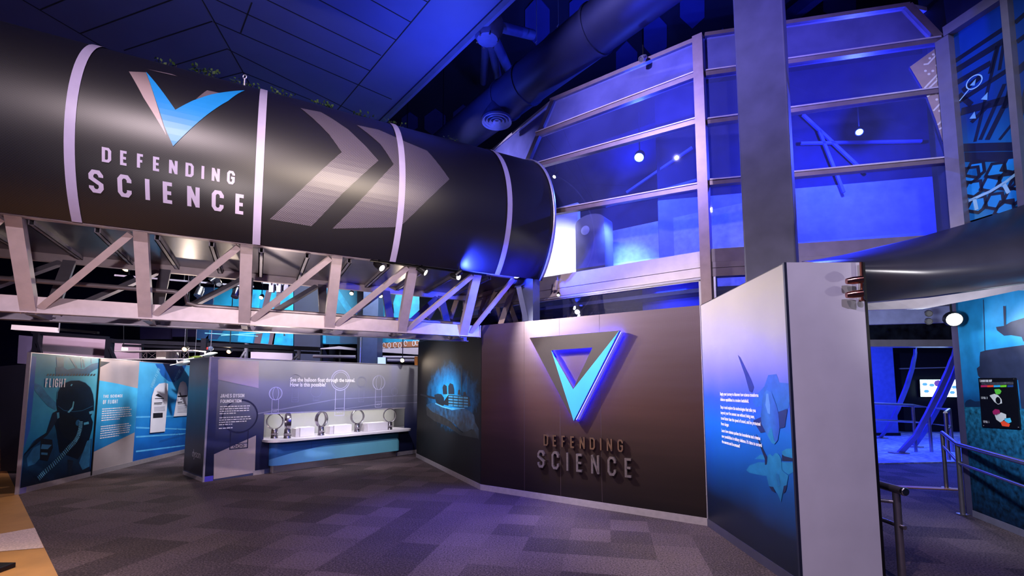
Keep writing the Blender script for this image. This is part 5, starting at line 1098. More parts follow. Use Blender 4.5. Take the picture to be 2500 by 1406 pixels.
b = MB(); b.box2((6, 9.7, 4.6), (26, 22, 4.7)); structure(b.build('ceiling_hall', pm('hall_ceiling', '#191a38', .8)))
b = MB(); b.box2((6.2, 9.9, 0), (6.3, 22, 4.6)); structure(b.build('wall_hall_left', pm('hall_left', '#22264e', .8)))
YB = 17.5
p = at_y(2163, 1000, YB); pw_ = at_y(2192, 1000, YB).x - at_y(2138, 1000, YB).x
t = thing('hall_pillar', 'blue-lit pillar at the left of the hall beyond the entrance', 'pillar', (p.x, p.y, 0)); b = MB(); b.box2((p.x - pw_ / 2, YB, 0), (p.x + pw_ / 2, YB + .8, 4.55)); b.build('shaft', pm('pillar_blue', '#5058a8', .6), t); b = MB(); b.box2((p.x - pw_ / 2 - .04, YB - .04, 0), (p.x + pw_ / 2 + .04, YB + .84, .14)); b.build('base', BLACK, t)
b = MB(); a0 = at_y(2198, 890, 19); a1 = at_y(2360, 1050, 19); b.box2((a0.x, 19, 0), (a1.x + 2, 19.3, at_y(2200, 862, 19).z)); tag(b.build('screen_wall', pm('screen_wall_black', '#0c0d1c', .5)), 'black partition carrying the bright screen in the far hall', 'partition')
b = MB(); b.beam(at_y(2196, 900, 18.9), at_y(2350, 896, 18.9), .05, .05); tag(b.build('wall_rail', ALU), 'thin pale rail on the black partition above the bright screen', 'rail')
sc_ = [at_y(x, y, 18.85) for x, y in ((2246, 927), (2344, 927), (2346, 969), (2248, 968))]
t = thing('display_screen', 'glowing white display screen on the partition in the blue hall', 'screen', sc_[3])
b = MB(); b.prism([p + Vector((0, .012, 0)) for p in sc_], (0, .08, 0)); b.build('frame', BLACK, t)
b = MB(); b.box2((sc_[2].x / 2 + sc_[3].x / 2 - .2, 18.93, sc_[3].z), (sc_[2].x / 2 + sc_[3].x / 2 + .2, 19.0, sc_[0].z)); b.build('wall_mount', BLACK, t)
b = MB(); b.poly(sc_); b.build('panel', em('screen_glow', '#c4ecff', 8.0), t)
b = MB(); c = at_y(2291, 936, 18.84); b.poly([c + Vector((.18 * math.cos(k * .785), 0, .14 * math.sin(k * .785))) for k in range(8)]); b.build('emblem', em('screen_violet', '#6a4aa0', 1.0), t)
b = MB()
for px, py in ((2258, 938), (2275, 940), (2318, 936), (2330, 945), (2262, 955), (2325, 958)): c = at_y(px, py, 18.84); b.poly([c + Vector((.12 * math.cos(k * 1.047), 0, .07 * math.sin(k * 1.047))) for k in range(6)])
b.build('picture_spot', em('screen_blue', '#5aa0d8', 1.2), t)
RIB = pm('rib_paint', '#6a68b0', .45, .1, .08, 5)
for pts, yy, wd, lab in (([(2237, 846), (2236, 865), (2229, 900), (2215, 945), (2193, 1000), (2170, 1045), (2151, 1069)], (13.5, 16.6), .15, 'slender curved blue rib at left in the far hall'), ([(2337, 846), (2332, 868), (2318, 905), (2298, 950), (2268, 1010), (2238, 1065), (2198, 1108)], (11.5, 12.9), .13, 'nearest and longest curved blue rib in the far hall'), ([(2346, 850), (2341, 880), (2328, 920), (2308, 965), (2284, 1010), (2258, 1055), (2234, 1088)], (12.4, 14.2), .14, 'curved blue rib just behind the nearest one')):
    t = thing('curved_rib', lab, 'rib', group='curved ribs in the blue hall'); n = len(pts); P3 = [at_y(p[0], p[1], yy[0] + (yy[1] - yy[0]) * i / (n - 1)) for i, p in enumerate(pts)]
    F_ = []
    for i in range(n - 1):
        for k in range(3): F_.append(P3[i].lerp(P3[i + 1], k / 3))
    F_.append(P3[-1]); rows = []
    for i, p in enumerate(F_):
        d = (F_[min(i + 1, len(F_) - 1)] - F_[max(0, i - 1)]).normalized(); s_ = d.cross(Vector((0, 1, 0))).normalized(); y_ = Vector((0, 1, 0))
        rows.append([p + s_ * wd / 2, p - s_ * wd / 2, p - s_ * wd / 2 + y_ * .07, p + s_ * wd / 2 + y_ * .07])
    b = MB(); b.grid(rows, True); b.build('beam', RIB, t); b = MB(); e_ = F_[-1]; b.box((e_.x, e_.y + .05, .05), (.4, .25, .03)); b.build('foot_plate', STEEL2, t)
t = thing('hall_railing', 'low tubular railing round the blue floor in the far hall', 'railing')
ra = [at_y(x, y, 13.2) for x, y in ((2130, 985), (2228, 990), (2318, 1000))] ; rb_ = at_y(2308, 1008, 11.8)
b = MB(); b.tube(ra + [rb_], .045, 10); b.build('top_rail', RAIL, t)
b = MB(); b.tube([p - Vector((0, 0, .45)) for p in ra + [rb_]], .03, 8); b.build('mid_rail', RAIL, t)
for p in ra + [rb_, at_y(2266, 994, 13.2)]: b = MB(); b.tube([Vector((p.x, p.y, .03)), p], .04, 10); b.build('post', RAIL, t)
lamp('AREA', (10.5, 14.0, 4.4), 900, (.03, .05, 1), (10.6, 14, 0), 4.0)
lamp('AREA', (12.8, 12.2, 4.3), 160, (.2, .5, 1), (12.6, 14.5, .5), 1.2)
lamp('SPOT', (8.8, 10.4, 3.2), 200, (.05, .05, 1), (7.6, 9.2, 0), .2, 120, .8)
# passage lamps: the floodlight, plus unseen spots added for header and mural
lamp('SPOT', (4.3, 7.6, 2.5), 140, (1, .96, .98), (8.0, 9.6, 3.0), .05, 110, .8)
p = at_y(2330, 780, 6.5); spotlight(p, (3.2, 1.0, 1.2), 'blazing white floodlight over the passage beside the mural wall', r=.10, l=.2, power=120, ang=80, col=(.95, .96, 1), bulb=em('flood_white', '#ffffff', 40.0), stem=.3)
for (px, py, lab) in ((2268, 766, 'upper of two small chrome heads left of the floodlight'), (2268, 785, 'lower of two small chrome heads left of the floodlight')): spotlight(at_y(px, py, 7.4), (5, 5, 2), lab, r=.05, l=.12, lit=False, body=CHROME, stem=.05)
ROSE = pm('rose_gold', '#c08070', .18, 1.0, .05, 10)
for (py, lab) in ((682, 'upper rose-gold spotlight head on the top right corner of the grey wall'), (716, 'lower rose-gold spotlight head on the top right corner of the grey wall')):
    p = at_y(2105, py, 4.30); spotlight(p, p + Vector((.45, -.12, .04)), lab, r=.036, l=.13, body=ROSE, bulb=BULBR, power=5, col=(1, .45, .3), stem=.03, ang=120)
t = thing('lamp_stem', 'slim rose-gold stem carrying two spotlight heads on the grey wall corner', 'lamp stem', at_y(2106, 735, 4.36)); b = MB(); b.tube([at_y(2102, 640, 4.37), at_y(2106, 735, 4.37)], .014, 10); b.build('stem', ROSE, t); b = MB(); b.lathe([(.03, 0), (.03, .012), (0, .012)], at_y(2106, 735, 4.37) ); b.build('mount', ROSE, t)
lamp('SPOT', (4.2, 5.0, 2.55), 330, (.8, .92, 1), MR.P(.7, 1.5), .1, 110, .9)  # unseen spot added to light the field mural evenly

# unseen walls and a spot added behind the visitors for polished steel to reflect
structure(MB().box2((-13.2, -8, 0), (-13, 5.2, 8.5)).build('wall_side_reflector', pm('side_wall_grey', '#a39ca4', .7)))
lamp('SPOT', (-8.0, -1.0, 7.5), 1600, (1, .9, .86), (-13, -1, 3.0), .1, 110, .9)  # added spot that brightens the reflected side wall
structure(MB().box2((-34, -8.2, 0), (16, -8, 8.5)).build('wall_front', pm('front_wall_grey', '#77707c', .7)))
# ================================================================== CEILING
ZC = 8.5
CEIL = pm('ceiling_panel_blue_grey', '#474d84', .6, 0, .06, 1.2)
s0, s1 = at_z(1259, 0, ZC), at_z(947, 296, ZC); sd = (s1 - s0).normalized(); sn = Vector((-sd.y, sd.x, 0)); sn = sn if sn.x < 0 else -sn
sA, sB = s0 - sd * 14, s1 + sd * 22
b = MB(); b.prism([sA, sB, Vector((-40, sB.y, ZC)), Vector((-40, sA.y, ZC))], (0, 0, .35)); ce = structure(b.build('ceiling', CEIL, M=Matrix.Identity(4)))
b = MB()
def groove(a, c, ext0=0.0, ext1=0.0, wd=.02):
    p, q = at_z(*a, ZC), at_z(*c, ZC); d = (q - p).normalized(); p = p - d * ext0; q = q + d * ext1; b.beam(p - Vector((0, 0, .002)), q - Vector((0, 0, .002)), wd, .006)
for a, c, e0_, e1_ in (((653, 0), (930, 135), 3.2, 0), ((780, 0), (966, 97), 4, 0), ((907, 0), (1003, 54), 5, 0), ((1035, 0), (1043, 4), 6, 0), ((521, 53), (875, 207), 0, .8), ((529, 0), (904, 173), .6, 0), ((615, 6), (588, 80), 0, 0), ((556, 120), (840, 262), 0, 1.0), ((594, 177), (750, 240), 0, 2),
                     ((195, 82), (418, 0), 0, 3), ((303, 123), (518, 52), 0, 0), ((426, 159), (556, 119), 6, 0), ((560, 185), (594, 176), 6, 0), ((494, 0), (594, 177), 6, 4), ((56, 0), (247, 112), 6, 3), ((155, 0), (98, 24), 3, 0), ((1046, 4), (829, 262), 12, 5)): groove(a, c, e0_, e1_)
b.build('panel_joint', pm('joint_black', '#0a0a18', .8), ce, local=True)
b = MB(); b.beam(sA + sn * .14 - Vector((0, 0, .01)), sB + sn * .14 - Vector((0, 0, .01)), .1, .06); structure(b.build('trim_12', pm('slab_lip', '#3a3f66', .5)))
ZR = 11.2
b = MB(); b.prism([sA + Vector((0, 0, ZR - ZC)), sB + Vector((0, 0, ZR - ZC)), Vector((30, 40, ZR)), Vector((30, -10, ZR))], (0, 0, .3)); ru = structure(b.build('ceiling_upper', pm('void_roof', '#0c0d26', .9, 0, .3, .6), M=Matrix.Identity(4)))
b = MB(); b.prism([sA + Vector((0, 0, .35)), sB + Vector((0, 0, .35)), sB + Vector((0, 0, ZR - ZC)), sA + Vector((0, 0, ZR - ZC))], sn * .1); structure(b.build('trim_13', pm('void_side', '#10122c', .9)))
COF = pm('coffer_blue', '#2a3070', .7, 0, .1, 2)  # blue light of the roof openings painted in as lighter panels
for (x, y, w_, h_) in ((1312, 52, 30, 62), (1420, 30, 30, 50), (1600, 88, 28, 58), (1765, 120, 28, 50), (1530, 150, 26, 50), (1062, 300, 26, 34), (1130, 290, 24, 34), (1690, 20, 30, 50), (1000, 300, 20, 25), (2050, 10, 40, 40), (1400, 130, 26, 50)):
    b = MB(); b.prism([at_z(x + w_ * dx, y + h_ * dy, ZR - .03) for dx, dy in ((0, -1), (1, -.45), (1, .45), (0, 1), (-1, .45), (-1, -.45))], (0, 0, .025)); b.build('coffer', COF, ru)
for a, c in (((1235, 125), (1215, 235)), ((1150, 260), (1260, 235)), ((1330, 0), (1300, 120)), ((1560, 130), (1700, 95)), ((1730, 0), (1780, 80))):
    pass
DUCTM = pm('duct_sheet', '#262a52', .5, .2, .12, 3)
dk0, dk1 = at_z(1232, 247, 7.95), at_z(1520, 22, 7.95); dd = (dk0 - dk1).normalized()
t = thing('air_duct', 'fat round air duct slanting up to the right under the dark roof', 'air duct', dk0)
b = MB(); b.tube([dk1 - dd * 1.0, dk0 + dd * 4], .42, 28); b.build('pipe', DUCTM, t, smooth=True)
for k in (.05, .75, 2.6): b = MB(); c = dk0 - dd * k; b.tube([c - dd * .03, c + dd * .03], .445, 28); b.build('joint_band', pm('duct_band', '#2a2e54', .5, .3), t, smooth=True)
dfc = at_y(1213, 296, 9.4)
b = MB(); b.tube([dk0 + dd * .35, dk0 + dd * .35 + Vector((-.1, -.1, -.3)), dfc + Vector((0, 0, .25)), dfc + Vector((0, 0, .02))], .2, 16); b.build('branch', DUCTM, t, smooth=True)
t2 = thing('air_diffuser', 'round ring-pattern air diffuser hanging under the duct near the tube end', 'air diffuser', dfc)
for r in (.30, .225, .15, .075):
    b = MB(); b.lathe([(r, 0), (r + .012, -.03), (r - .03, .035), (r - .045, .03), (r, 0)], dfc, (0, 0, 1), 28); b.build('ring', pm('diffuser_blue', '#b4bbea', .5, .1), t2, smooth=True)
b = MB(); b.lathe([(0, .03), (.31, .03), (.31, .045), (0, .05)], dfc, (0, 0, 1), 28); b.build('back_plate', pm('diffuser_back', '#2c3164', .6), t2)
nd0 = at_z(1190, 82, ZC + .05)
t = thing('steel_node', 'bolted steel roof node with struts at the edge of the ceiling slab', 'steel node', nd0); NODE = pm('node_steel', '#555a92', .5, .3)
b = MB(); b.lathe([(0, -.3), (.2, -.28), (.3, -.1), (.3, .1), (.2, .2), (0, .22)], nd0 + Vector((0, 0, .15)), (0, 0, 1), 14); b.build('hub', NODE, t, smooth=True)
for q_ in ((1300, 85, 9.2), (1262, 215, 9.3), (1225, 235, 10.3), (1180, 200, 10.5)): b = MB(); b.tube([nd0 + Vector((0, 0, .2)), at_z(q_[0], q_[1], q_[2])], .1, 12); b.build('strut', NODE, t, smooth=True)
for k in range(6):
    c = nd0 + Vector((.2 * math.cos(k), .2 * math.sin(k), -.1)); b = MB(); b.tube([c, c - Vector((0, 0, .06))], .02, 6); b.build('bolt', CHROME, t)
for (px, y0_, y1_, lab) in ((1363, -60, 60, 'thin pale rod hanging in front of the dark roof at the top of the picture'), (1310, -60, 100, 'thin hook rod hanging from the dark roof left of the long rod')):
    a, c = at_y(px, y0_, 9.0), at_y(px, y1_, 9.0); t = thing('hanging_rod', lab, 'rod', c); b = MB(); b.tube([c, Vector((c.x, c.y, ZR))], .008, 6); b.build('rod', ALU, t); b = MB(); b.tube([c, c + Vector((-.03, 0, -.04)), c + Vector((0, 0, -.06))], .009, 6); b.build('hook', ALU, t)
for a, c, lab in (((1560, 150), (1625, 122), 'small floodlight bracket above the top edge of the drum'), ):
    p = at_y(1565, 145, 7.3); spotlight(p, p + Vector((-.3, -.2, -.3)), 'small unlit floodlight perched above the drum\'s top edge', r=.05, l=.14, lit=False, body=ALU, stem=.6)
b = MB(); b.beam(Vector((1.5, 24, ZR - .4)), Vector((9, 5, ZR - .4)), .2, .3); tag(b.build('roof_beam', pm('roof_beam', '#1a1d48', .7)), 'dark blue roof beam crossing the void above the drum', 'beam')
# ================================================================== HALL BEYOND THE BRIDGE
structure(MB().box2((-34, 21.5, 0), (3, 21.7, 8.5)).build('wall_back', pm('far_wall_navy', '#141430', .8)))
structure(MB().box2((-34.2, -6, 0), (-34, 21.5, 8.5)).build('wall_left', pm('far_wall_navy', '#141430', .8)))
PURP = pm('pale_board', '#b79fb2', .55, 0, .05, 2); PURPD = pm('dim_board', '#6a6084', .55, 0, .05, 2); NAVY = pm('navy_panel', '#1d1b3c', .6, 0, .15, 2)
def board(name, px, y, m, label, cat, d=.08, group=None):
    P_ = [at_y(*p, y) for p in px]; t = thing(name, label, cat, ((P_[0].x + P_[2].x) / 2, y, min(p.z for p in P_)), group=group)
    b = MB(); b.prism(P_, (0, d, 0)); b.build('panel', m, t); return t, P_
def rect(x0, y0, x1, y1): return [(x0, y0), (x1, y0), (x1, y1), (x0, y1)]
def legs(t, P_, y, m=None):
    for p in (P_[0], P_[1]): b = MB(); b.box2((p.x - .03, y + .09, 0), (p.x + .03, y + .15, p.z)); b.build('leg', m or BLACK, t)
t, P_ = board('partition_board', [(0, 894), (76, 888), (76, 1150), (0, 1150)], 10.2, DARK, 'dark navy partition at the far left edge behind the plant', 'partition'); b = MB(); b.box2((P_[0].x - 3, 10.21, 0), (P_[0].x, 10.3, P_[0].z)); b.build('panel', DARK, t)
for px, y, m, lab in (([(46, 818), (88, 822), (88, 890), (42, 887)], 13.1, PURPD, 'dim violet board standing left of the first dark frame post'), ([(92, 818), (261, 829), (261, 880), (92, 874)], 13.0, PURP, 'long pale pink board above the pilot panel'), ([(266, 834), (340, 835), (340, 885), (266, 882)], 14.0, PURP, 'short pale board between the second frame post and the biplane'), ([(612, 859), (714, 860), (714, 885), (612, 885)], 15, PURP, 'pale board seen above the fan wall, right of the second frame post')):
    t, P_ = board('display_board', px, y, m, lab, 'board'); legs(t, P_, y)
FRB = pm('frame_black', '#141420', .5, .3)
t = thing('lighting_rig', 'black steel lighting frame standing behind the pilot and fan walls', 'frame')
for px, y0_, y1_, yy in ((87, 812, 900, 12.6), (264, 826, 892, 12.6), (497, 826, 890, 12.6)):
    a = at_y(px, y0_, yy); b = MB(); b.box2((a.x - .07, yy, 0), (a.x + .07, yy + .14, a.z)); b.build('post', FRB, t)
for p0_, p1_ in (((92, 835), (102, 868)), ((268, 848), (283, 882)), ((500, 853), (520, 874))): b = MB(); b.beam(at_y(*p0_, 12.6), at_y(*p1_, 12.6), .06, .06, (0, 1, 0)); b.build('brace', FRB, t)
b = MB(); b.beam(at_y(80, 811, 12.7), at_y(264, 825, 12.7), .1, .08); b.build('beam', FRB, t); b = MB(); b.beam(at_y(264, 832, 12.7), at_y(780, 852, 12.7), .12, .1); b.build('beam', FRB, t)
b = MB(); b.beam(at_y(300, 843, 13.4), at_y(780, 862, 13.4), .05, .07); b.build('beam', FRB, t)
for px, y0_, y1_, yy in ((600.5, 838, 890, 13.2), (729, 846, 890, 13.2)):
    a = at_y(px, y0_, yy); t = thing('pole', 'slim grey pole with side brace rising behind the fan wall, ' + ('under the striped mural' if px < 650 else 'at the dark pillar'), 'pole', (a.x, yy, 0)); b = MB(); b.box2((a.x - .035, yy, 0), (a.x + .035, yy + .07, a.z)); b.build('shaft', STEEL2, t); b = MB(); b.beam(at_y(px - 2, y0_ + 20, yy), at_y(px - 20, 886, yy), .05, .05, (0, 1, 0)); b.build('brace', STEEL2, t)
# blue printed banners on the far side
YM = 17.0
CY1 = gm('banner_teal', [(0, '#0f5f8c'), (.5, '#178fb8'), (1, '#1f7fb0')], 'Z', 0, 3, .5, .25, 1.2); CY2 = gm('banner_cyan', [(0, '#1aa0d8'), (1, '#2fb8e8')], 'Z', 0, 3, .5, .3, 2.5); CY3 = pm('banner_navy', '#14345c', .5, 0, .2, 2); BRN = pm('banner_brown', '#5a4450', .5, 0, .15, 2)
def banner(label, px, strips, y=YM):
    t, P_ = board('printed_banner', px, y, CY1, label, 'banner', .1)
    q0_ = P_[0].lerp(P_[1], .5); b = MB(); b.tube([q0_ + Vector((0, .05, -.02)), Vector((q0_.x, y + .05, roof_z((q0_.x, y))))], .03, 6); b.build('hanger', BLACK, t)
    for nm, m, q_ in strips: b = MB(); b.poly([at_y(*p, y) + Vector((0, -.01 - .004 * (nm == 'ray')), ) if False else at_y(*p, y - .012 - (.008 if nm == 'ray' else 0)) for p in q_]); b.build(nm, m, t)
    return t
banner('long blue banner with slanting stripes seen under and through the bridge truss', [(480, 700), (716, 712), (716, 845), (480, 829)], [('stripe', CY3, [(520, 802), (548, 804), (530, 828), (500, 828)]), ('stripe', CY3, [(480, 700), (525, 702), (508, 828), (480, 826)]), ('stripe', CY2, [(600, 706), (640, 708), (617, 838), (580, 834)]), ('stripe', BRN, [(650, 708), (690, 710), (668, 842), (620, 838)]), ('stripe', CY2, [(664, 710), (676, 711), (655, 840), (636, 838)]), ('stripe', CY2, [(690, 711), (716, 712), (716, 844), (664, 841)]), ('figure', BRN, [(693, 811), (700, 812), (697, 820), (692, 820)]), ('ray', pm('ray_ink', '#7cc8e8', .5), [(540, 818), (716, 806), (716, 808), (540, 820)]), ('ray', pm('ray_ink', '#7cc8e8'), [(500, 812), (630, 820), (630, 821.5), (500, 814)])])
t, P_ = board('dark_pillar', rect(718, 600, 782, 888), 16.8, NAVY, 'dark panelled pillar between the striped banner and the next blue banner', 'pillar', .8); b = MB(); b.box2((P_[0].x, 16.8, 0), (P_[1].x, 17.6, P_[2].z)); b.build('base', NAVY, t)
banner('blue banner with one slanting band between two dark pillars, seen through the truss', [(782, 690), (872, 692), (872, 840), (782, 840)], [('stripe', CY2, [(800, 690), (815, 690), (870, 770), (872, 800)]), ('stripe', CY2, [(782, 700), (796, 700), (796, 838), (782, 838)]), ('stripe', CY3, [(830, 812), (872, 812), (872, 840), (830, 838)])])
t, P_ = board('dark_pillar', rect(872, 640, 886, 888), 16.9, NAVY, 'narrow dark pillar edge left of the blue-grey pillar', 'pillar', .8); b = MB(); b.box2((P_[0].x, 16.9, 0), (P_[1].x, 17.7, P_[2].z)); b.build('base', NAVY, t)
a, c = at_y(885, 800, 14.5), at_y(922, 800, 14.5)
t = thing('grey_pillar', 'blue-grey square pillar rising behind the fan wall to the bridge', 'pillar', ((a.x + c.x) / 2, 14.5, 0)); b = MB(); b.box2((a.x, 14.5, 0), (c.x, 15.1, ZC)); b.build('shaft', BRACK, t); b = MB(); b.tube([Vector((a.x - .06, 14.55, 0)), Vector((a.x - .06, 14.55, 3.6))], .03, 8); b.build('conduit', ALU, t)
banner('pale cyan banner with seated figures right of the blue-grey pillar', [(922, 690), (1024, 690), (1024, 838), (922, 838)], [('stripe', CY2, [(922, 690), (1024, 690), (1024, 836), (922, 836)]), ('stripe', CY3, [(940, 690), (975, 690), (960, 740), (935, 745)]), ('figure', BRN, [(945, 745), (960, 740), (962, 765), (948, 768)]), ('figure', pm('figure_ink', '#b8d8ec', .5), [(940, 752), (944, 752), (944, 775), (938, 775)])], 16.6)
t, P_ = board('brown_fascia', [(922, 838), (1024, 832), (1024, 846), (922, 850)], 15.6, pm('fascia_brown', '#9a5a40', .5, 0, .1, 3), 'brown fascia with pale scribbled marks right of the blue-grey pillar', 'fascia', .3)
b = MB()
for k, (x, y) in enumerate(((928, 843), (937, 843), (950, 843), (964, 842), (976, 843), (990, 838), (1010, 838), (1018, 836))): c = at_y(x, y, 15.58); b.add([v for q_ in strip(circ((c.x, c.z), .05, 8, .09), .015, k % 2 == 0) for v in [(p[0], 15.585, p[1]) for p in q_]], [[4 * i + j for j in range(4)] for i in range(8 if k % 2 == 0 else 7)])
b.build('scribble', pm('scribble_white', '#d8d4e4', .5), t); legs(t, P_, 15.7)
for px, y, lab in (([(922, 851), (1024, 848), (1024, 866), (922, 859)], 15.25, 'pale pink bulkhead strip under the brown fascia'), ([(782, 850), (828, 845), (868, 850), (868, 855), (828, 852), (782, 852)], 16.0, 'thin pale kinked bulkhead strip below the second blue banner')):
    t, P_ = board('bulkhead_strip', px, y, PURP, lab, 'bulkhead'); legs(t, P_, y)
t, P_ = board('light_panel', rect(922, 872, 940, 888), 14.2, em('panel_glow', '#bcd4f4', .9), 'small glowing pale panel just right of the blue-grey pillar', 'light panel'); legs(t, P_, 14.2)
t, P_ = board('orange_post', rect(1012, 870, 1019, 893), 13.6, pm('orange_paint', '#e08a3c', .5), 'orange post peeping out beside the tank mural wall', 'post'); b = MB(); b.box2((P_[0].x, 13.6, 0), (P_[1].x, 13.68, P_[2].z)); b.build('foot', STEEL2, t)
for k, (yy, y0_, x0_, x1_, lab) in enumerate(((14.6, 872, 935, 1020, 'upper pink pipe running above the far end of the fan wall'), (14.4, 880, 935, 1012, 'lower pink pipe running above the far end of the fan wall'), (14.9, 870, 765, 868, 'pipe running left of the blue-grey pillar above the fan wall'))):
    t = thing('pipe_run', lab, 'pipe'); b = MB(); b.tube([at_y(x0_, y0_, yy), at_y(x1_, y0_ + 1, yy)], .05, 8); b.build('pipe', PURP, t); b = MB(); c = at_y((x0_ + x1_) / 2, y0_, yy); b.box((c.x, c.y, c.z / 2), (.05, .05, c.z)); b.build('support', BLACK, t)
for (x0_, y0_, x1_, y1_, yy, lab) in ((420, 806, 520, 822, 19, 'violet navy wall panel far behind the middle of the bridge truss'), (342, 800, 418, 828, 19.5, 'dim violet wall panel far behind, left of the navy one')):
    board('wall_panel', rect(x0_, y0_ - 20, x1_, y1_), yy, pm('violet_panel_' + str(x0_), '#2a2656' if x0_ > 400 else '#35305e', .6), lab, 'panel')
# biplane, propeller, jets above the panel walls
t = thing('biplane', 'silver wire-braced biplane model hung above the blue wing panel', 'aeroplane', at_y(400, 880, 12.2)); W_ = pm('wing_silver', '#c9bcc0', .35, .4)
for y0_, x0_, x1_ in ((857.5, 300, 488), (878, 262, 486)): b = MB(); b.beam(at_y(x0_, y0_ + (1 if y0_ < 860 else 0), 12.2), at_y(x1_, y0_ - .5, 12.2), .5, .03); b.build('wing', W_, t)
for x in (342, 358, 385, 402, 418, 440, 460): b = MB(); b.tube([at_y(x, 858, 12.2), at_y(x, 878, 12.2)], .012, 6); b.build('strut', W_, t)
for x0_, x1_ in ((342, 358), (358, 385), (385, 402), (418, 440), (440, 460)):
    for a, c in (((x0_, 858), (x1_, 878)), ((x0_, 878), (x1_, 858))): b = MB(); b.tube([at_y(*a, 12.2), at_y(*c, 12.2)], .006, 5); b.build('wire', W_, t)
b = MB(); b.box2(tuple(at_y(403, 878, 12.1)), tuple(at_y(415, 859, 12.6))); b.build('engine', pm('engine_white', '#f2e6da', .4), t, bevel=.02)
b = MB(); b.tube([at_y(345, 886, 12.2), at_y(400, 886.5, 12.2)], .02, 6); b.tube([at_y(345, 880, 12.2), at_y(346, 886, 12.2)], .015, 6); b.build('skid', BLACK, t)
pr = at_y(304, 854, 12.2); t = thing('propeller', 'dark two-bladed propeller with a lit white hub above the silver panel', 'propeller', pr)
b = MB(); b.box2(tuple(at_y(297, 856, 12.2)), tuple(at_y(312, 849, 12.4))); b.build('hub', em('hub_lit', '#fff0e4', 1.5), t, bevel=.01)
b = MB(); b.poly([at_y(274, 859, 12.18), at_y(300, 855.5, 12.18), at_y(310, 857, 12.18), at_y(345, 857.5, 12.18), at_y(310, 859.5, 12.18), at_y(298, 858.5, 12.18)]); b.build('blade', BLACK, t, solid=.02)
b = MB(); b.tube([at_y(302, 849, 12.3), at_y(302, 836, 12.3), at_y(302, 760, 12.3)], .008, 6); b.build('hanger', BLACK, t)
def aircraft(label, x, y, yy, L, m, m2):
    c = at_y(x, y, yy); t = thing('model_aircraft', label, 'aeroplane', c, group='model aircraft hung over the blue wall'); d = Vector((.9, -.35, .12)).normalized(); s_ = Vector((.3, .8, .2)).normalized()
    b = MB(); b.tube([c - d * L * .5, c - d * L * .3, c, c + d * L * .3, c + d * L * .5], [.02, .1 * L, .12 * L, .08 * L, .01], 10); b.build('fuselage', m, t, smooth=True)
    b = MB(); b.prism([c - d * L * .15 + s_ * L * .5, c + d * L * .15, c - d * L * .15 - s_ * L * .5, c - d * L * .22], (0, 0, .02)); b.build('wing', m2, t)
    b = MB(); b.prism([c - d * L * .45, c - d * L * .5 + Vector((0, 0, L * .2)), c - d * L * .35 + Vector((0, 0, L * .02))], s_ * .02); b.build('tail_fin', m, t)
    b = MB(); b.tube([c, Vector((c.x, c.y, roof_z(c)))], .004, 5); b.build('hanger', STEEL2, t)
MG = pm('jet_green', '#5a6a2a', .4, 0, .3, 8); MWt = pm('jet_white', '#d8dcd4', .4)
for a in (('white model jet hung lowest over the blue wall', 448, 886, 11.6, .55, MWt, MWt), ('olive and white model aircraft hung beside the dark post', 476, 874, 12.0, .5, MG, MWt), ('pale model jet climbing at right of the dark frame post', 514, 865, 12.2, .5, MWt, MWt)): aircraft(*a)
t = thing('hanging_sphere', 'small dark sphere with a red spot hung right of the dark frame post', 'sphere', at_y(514, 851, 12.3)); c = at_y(514, 851, 12.3); b = MB(); b.lathe([(.001, -.07), (.05, -.05), (.07, 0), (.05, .05), (.001, .07)], c); b.build('ball', pm('sphere_grey', '#5f6884', .25, .3), t, smooth=True); b = MB(); b.tube([c, c + Vector((0, 0, .9))], .004, 5); b.build('hanger', STEEL2, t); b = MB(); b.lathe([(.04, 0), (.03, .02), (0, .025)], c + Vector((-.045, -.055, 0)), (-.6, -.7, 0), 10); b.build('red_spot', pm('red_paint', '#c83030', .4), t)
t = thing('batten_light', 'long white batten light fitting under the left end of the bridge', 'light fitting'); b = MB(); b.beam(at_y(33, 799, 10.5), at_y(140, 806, 10.5), .1, .11); b.build('cover', em('batten_glow', '#e4cfd8', .55), t); b = MB(); b.beam(at_y(30, 794, 10.55), at_y(240, 812, 10.55), .06, .05); b.build('gear_tray', BLACK, t); q0_ = at_y(144, 806, 10.5); b = MB(); b.tube([q0_, Vector((q0_.x, q0_.y, ZC))], .012, 6); b.build('hanger', ALU, t)
t = thing('equipment_panel', 'pinkish slotted equipment panel hung beyond the truss, right of the warm lamp', 'panel', at_y(675, 702, 14)); b = MB()
for k in range(3): b.box2(tuple(at_y(656 + 18 * k, 713, 14)), tuple(at_y(672 + 18 * k, 688, 14.1)))
b.build('plate', PURP, t); q0_ = at_y(675, 700, 14.05); b = MB(); b.tube([q0_, Vector((q0_.x, q0_.y, roof_z(q0_)))], .02, 6); b.build('hanger', STEEL2, t); b = MB(); b.beam(at_y(640, 690, 14.05), at_y(730, 697, 14.05), .05, .05); b.build('rail', STEEL2, t)
for k in range(4): c = at_y(661 + 14 * k, 688, 13.95); b = MB(); b.tube([c, c + Vector((0, 0, .12))], .03, 8); b.build('clamp', CHROME, t)
